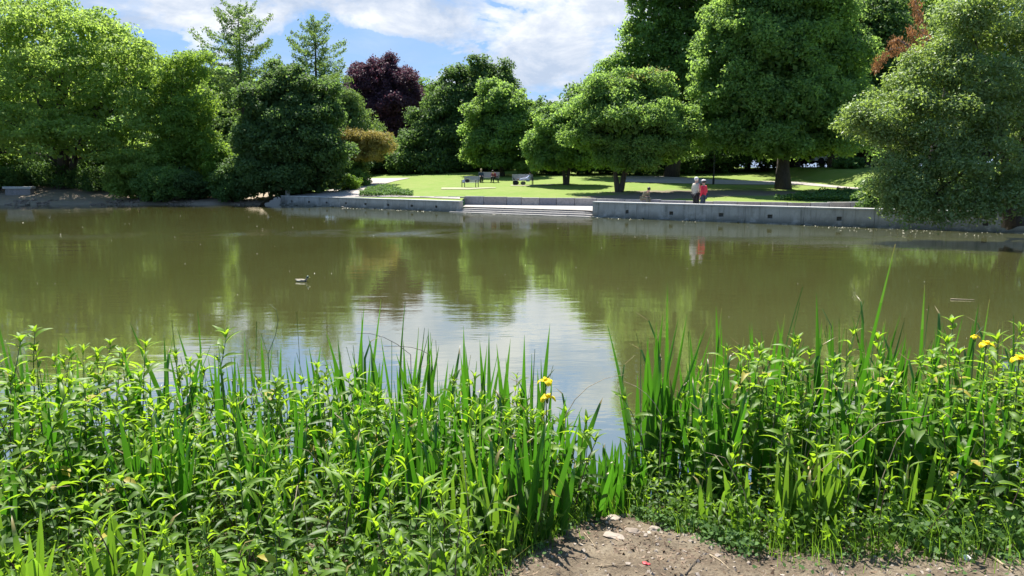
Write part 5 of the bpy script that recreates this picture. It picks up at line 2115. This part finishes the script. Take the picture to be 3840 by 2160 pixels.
# ---- low growth, grass and litter on the near bank (nobody could count these)
def undergrowth():
    P, Nn, S, T = [], [], [], []
    while len(P) < 26000:
        x, y = random.uniform(-4.6, 4.6), random.uniform(2.4, 5.6)
        bed = in_bed(x, y, -0.05 if random.random() < .3 else 0.02)
        if not bed or not in_view(x, y, 0):
            continue
        z = near_z(x, y)
        if z < -0.02:
            continue
        P.append((x, y, z + random.random() ** 1.6 * 0.26))
        Nn.append((random.gauss(0, .6), random.gauss(0, .6) - .1, 1.0))
        S.append(random.uniform(0.022, 0.062))
        T.append(random.random() ** 1.5 * 0.8)
    V, F = leaf_quads(np.array(P), unit(np.array(Nn)), np.array(S), 0.62)
    tag(link('undergrowth', np_mesh('undergrowth', V, F, M['nettle'], np.array(T))), 'low leafy growth filling the floor of the plant beds', 'undergrowth', kind='stuff')
    # broad pale leaves spreading at the right front
    P, Nn, S, T = [], [], [], []
    for _ in range(900):
        x, y = random.uniform(2.4, 3.7), random.gauss(4.28, .13)
        P.append((x, y, near_z(x, y) + random.random() * 0.14 + .02))
        Nn.append((random.gauss(0, .5), random.gauss(-.2, .5), 1.0))
        S.append(random.uniform(0.03, 0.065))
        T.append(random.uniform(0, .8))
    for _ in range(500):
        x, y = random.uniform(0.86, 1.5), 0
        y = float(np.interp(x, *RIGHT_FRONT)) + random.gauss(0.02, .08)
        P.append((x, y, near_z(x, y) + random.random() * 0.1 + .01))
        Nn.append((random.gauss(0, .5), random.gauss(-.2, .5), 1.0))
        S.append(random.uniform(0.02, 0.05))
        T.append(random.uniform(.2, 1))
    for _ in range(1500):
        x = random.uniform(-0.3, 3.8)
        if 0.6 < x < 0.9:
            continue
        y = float(np.interp(x, *(LEFT_FRONT if x < .62 else RIGHT_FRONT))) - random.expovariate(7.0) + .04
        if mnoise.noise((x * 5, y * 5, 14)) < 0.0:
            continue
        P.append((x, y, near_z(x, y) + random.random() * 0.05 + .012))
        Nn.append((random.gauss(0, .5), random.gauss(-.2, .5), 1.0))
        S.append(random.uniform(0.012, 0.035))
        T.append(random.uniform(0, 1))
    V, F = leaf_quads(np.array(P), unit(np.array(Nn)), np.array(S), 0.8, fold=.12)
    tag(link('ivy_leaves', np_mesh('ivy_leaves', V, F, M['l_cover'], np.array(T))), 'broad low leaves sprawling along the front of the right bed', 'ground cover', kind='stuff')
        # thin grass blades
    Vs, Fs, Ts = [], [], []
    nv = 0
    for _ in range(3600):
        if random.random() < 0.55:
            x = random.uniform(-0.5, 3.8)
            y = float(np.interp(x, *(LEFT_FRONT if x < .62 else RIGHT_FRONT))) + random.gauss(.08, .12) if (x < .62 or x > .86) else random.uniform(4.9, 5.2)
        else:
            x, y = random.uniform(-4.2, 4.2), random.uniform(2.8, 5.9)
            if not in_bed(x, y):
                continue
        z = near_z(x, y)
        L = random.uniform(.06, .2) if random.random() < .7 else random.uniform(.2, .5)
        a = random.uniform(0, 6.28)
        d = Vector((math.cos(a), math.sin(a), 0)) * L * random.uniform(.15, .6)
        sd_ = Vector((-math.sin(a + .8), math.cos(a + .8), 0)) * random.uniform(.0016, .0035)
        b = Vector((x, y, z))
        for t in (0, .4, .75, 1):
            p = b + d * t * t + Vector((0, 0, L * (t - .25 * t * t)))
            w = 1 - t
            Vs += [tuple(p - sd_ * w), tuple(p + sd_ * w)]
        for k in range(3):
            Fs.append((nv + 2 * k, nv + 2 * k + 1, nv + 2 * k + 3, nv + 2 * k + 2))
            Ts.append(random.random())
        nv += 8
    tag(link('grass', np_mesh('grass', np.array(Vs), np.array(Fs), M['iris_pale'], np.array(Ts))), 'thin grass blades among the bank plants', 'grass', kind='stuff')
    # dead leaf flakes, chips of stem and crumbs on the soil
    P, Nn, S, T = [], [], [], []
    while len(P) < 9000:
        x, y = random.uniform(-0.8, 4.2), random.uniform(2.9, 5.3)
        if mnoise.noise((x * 2.5, y * 2.5, 8)) + random.gauss(0, .3) < -0.05:
            continue
        P.append((x, y, near_fine(x, y) + 0.004 + random.random() * .006))
        Nn.append((random.gauss(0, .35), random.gauss(0, .35), 1))
        S.append(random.choice((.008, .012, .018, .028, .05)) * random.uniform(.7, 1.3))
        T.append(random.random())
    V, F = leaf_quads(np.array(P), unit(np.array(Nn)), np.array(S), 0.38, fold=.15)
    tag(link('leaf_litter', np_mesh('leaf_litter', V, F, M['litter'], np.array(T))), 'dry leaf flakes and stem chips strewn over the bare soil', 'leaf litter', kind='stuff')
    m = MB()
    for _ in range(1500):
        x, y = random.uniform(-0.6, 4.0), random.uniform(3.2, 5.2)
        s = random.choice((.003, .005, .007, .011))
        m.box(-s, s, -s, s * .8, -s * .6, s * .7, Matrix.Translation((x, y, near_fine(x, y))) @ Euler((random.random(), random.random(), random.random() * 6)).to_matrix().to_4x4(), jit=s * .4)
    tag(m.build('pebbles', M['stone2']), 'tiny pebbles in the soil', 'pebbles', kind='stuff')


undergrowth()


def gz(px, py):
    return hit(px, py, near_fine, 2.5, 7.0, 0.01)


def rock(px, py, sx, sy, sz, mat, label):
    p = gz(px, py)
    bm = bmesh.new()
    bmesh.ops.create_icosphere(bm, subdivisions=3, radius=1)
    sd_ = random.random() * 50
    for v in bm.verts:
        n = mnoise.noise(v.co * 1.1 + Vector((sd_, 0, 0))) * .35 + mnoise.noise(v.co * 3 + Vector((sd_, 0, 0))) * .1
        v.co = v.co * (1 + n)
        v.co.x *= sx
        v.co.y *= sy
        v.co.z *= sz
    me = bpy.data.meshes.new('stone')
    bm.to_mesh(me)
    bm.free()
    me.materials.append(M[mat])
    o = link('stone', me)
    o.location = p + Vector((0, 0, sz * .25))
    o.rotation_euler = (0, 0, random.uniform(-.5, .5))
    tag(o, label, 'stone', 'stones in the bare soil')


rock(2375, 2000, .055, .04, .022, 'stone', 'brown flat topped stone in the middle of the bare soil')
rock(2455, 1990, .04, .035, .024, 'stone2', 'rounded pale stone right of the brown flat stone')
rock(2490, 1972, .05, .03, .02, 'stone', 'reddish stone against the foot of the right bed')
rock(2300, 1945, .045, .05, .016, 'stone2', 'grey flat stone in the gap between the beds')
rock(2345, 1935, .035, .03, .014, 'stone', 'small grey brown stone in the gap nearest the water')
rock(2300, 2010, .07, .04, .012, 'stone2', 'wide flat pale stone half sunk left of the brown stone')
rock(2440, 1955, .028, .02, .014, 'stone', 'little round stone below the right bed corner')
rock(2690, 2085, .018, .015, .01, 'stone2', 'pebble sized pale stone on open soil')
rock(2355, 2116, .018, .014, .008, 'stone2', 'small whitish stone left of the red petal')

for pts_, lb_, mt_, r_ in (([(2660, 2085), (2700, 2105), (2735, 2140)], 'curved pale twig on the soil below the right bed', 'dry', .004),
                     ([(2230, 2128), (2300, 2122), (2390, 2124)], 'long straight dry twig lying left of the red petal', 'dry', .003),
                     ([(3705, 2082), (3750, 2115), (3800, 2150)], 'thick split dry stalk in the bottom right corner', 'dry', .009),
                     ([(3740, 2060), (3800, 2100), (3839, 2125)], 'thin pale stalk crossing behind the thick split stalk', 'dry', .004),
                     ([(3200, 2025), (3222, 2045), (3240, 2052)], 'short grey twig at the foot of the right bed', 'wood', .004),
                     ([(2570, 2160), (2610, 2110), (2640, 2075)], 'dark crooked twig on the soil right of the red petal', 'bark', .004),
                     ([(2190, 2000), (2215, 2030), (2235, 2060)], 'reddish dry stem leaning on the soil by the left bed', 'dry', .003),
                     ([(3550, 2150), (3580, 2148), (3615, 2140)], 'orange brown chip of wood near the bottom right', 'dry', .008),
                     ([(1820, 2080), (1860, 2120), (1900, 2158)], 'dark stalk fallen at the front of the left bed', 'bark', .005)):
    q_ = [gz(*p_) + Vector((0, 0, .006)) for p_ in pts_]
    branch('twig', lb_, [q_], mt_, r_, 'twig', 'twigs on the bare soil')
p = gz(2422, 2119)
m = MB()
for k in range(3):
    m.ell((0.012 * math.cos(k * 2.1), 0.010 * math.sin(k * 2.1), .004 * k), (.015, .011, .0035), 10, 5)
o = m.build('petal', M['red'], smooth=True)
o.location = p + Vector((0, 0, .006))
tag(o, 'small crumpled red petal on the bare soil', 'petal')
p = gz(3626, 2100)
m = MB()
m.tube([(0, 0, 0), (0, 0, .006), (0, 0, .010)], [.024, .024, .020], 16)
o = m.build('bottle_cap', M['white'])
o.location = p + Vector((0, 0, .006))
o.rotation_euler = (R(28), R(15), 0)
tag(o, 'small pale bluish white bottle cap in the shade at bottom right', 'bottle cap')

# arching dry reeds over the water
for (a_, b_, c_, Y_, lb_, mt_) in (((1005, 1330), (1080, 1165), (1010, 1140), 5.6, 'tall bright bent grass stalk arching over the water, left of centre', 'stem'),
                              ((1540, 1330), (1440, 1240), (1340, 1250), 5.7, 'thin dark arching reed stalk before the sky reflection', 'bark'),
                              ((1610, 1330), (1560, 1290), (1440, 1300), 5.8, 'fine curved reed stalk right of the dark arching reed', 'bark'),
                              ((2120, 1560), (2180, 1420), (2340, 1405), 5.2, 'pale dry reed curving right over the gap', 'dry'),
                              ((2480, 1560), (2440, 1460), (2340, 1430), 5.2, 'pale dry reed curving left from the right bed', 'dry')):
    A, B, Cc = at_y(*a_, Y_), at_y(*b_, Y_), at_y(*c_, Y_ + .1)
    base = Vector((A.x, Y_, max(near_z(A.x, Y_), -.1)))
    q_ = [base, A] + [A.lerp(B, t).lerp(B.lerp(Cc, t), t) for t in (.25, .5, .75, 1.0)]
    branch('reed_stalk', lb_, [q_], mt_, .0035, 'reed')


# ------------------------------------------------------------------ look-alikes: say which one, counted from the left
def number_lookalikes():
    words = ['first', 'second', 'third', 'fourth', 'fifth', 'sixth', 'seventh', 'eighth', 'ninth', 'tenth', 'eleventh', 'twelfth', 'thirteenth',
             'fourteenth', 'fifteenth', 'sixteenth', 'seventeenth', 'eighteenth', 'nineteenth', 'twentieth']
    by = {}
    for o in SC.objects:
        if o.parent is None and o.get('label') and o.get('category'):
            by.setdefault(o['label'], []).append(o)
    for lab, lst in by.items():
        if len(lst) < 2 or len(lst) > len(words):
            continue
        lst.sort(key=lambda o: o.location.x / max(0.1, o.location.y))
        for i, o in enumerate(lst):
            tail = words[i] + ' from left'
            o['label'] = lab + ', ' + tail



# withered stalks leaning among the living plants
rs_ = random.Random(77)
for k in range(22):
    if k % 2:
        x, y = rs_.uniform(-3.0, 0.3), rs_.uniform(3.6, 5.4)
    else:
        x, y = rs_.uniform(1.1, 3.6), rs_.uniform(4.4, 5.6)
    bed = in_bed(x, y)
    if not bed:
        continue
    z = max(near_z(x, y), -.1)
    h = rs_.uniform(.55, 1.0)
    dx, dy = rs_.gauss(0, .22), rs_.gauss(0, .15)
    b = Vector((x, y, z))
    branch('dry_stalk', 'withered brown stalk, %s' % where_words(x, y, bed), [[b, b + Vector((dx * .3, dy * .3, h * .5)), b + Vector((dx, dy, h * .9)), b + Vector((dx * 1.6, dy * 1.5, h * rs_.uniform(.8, 1.05)))]],
           'dry', .0035, 'stalk', 'withered stalks in the beds')

number_lookalikes()
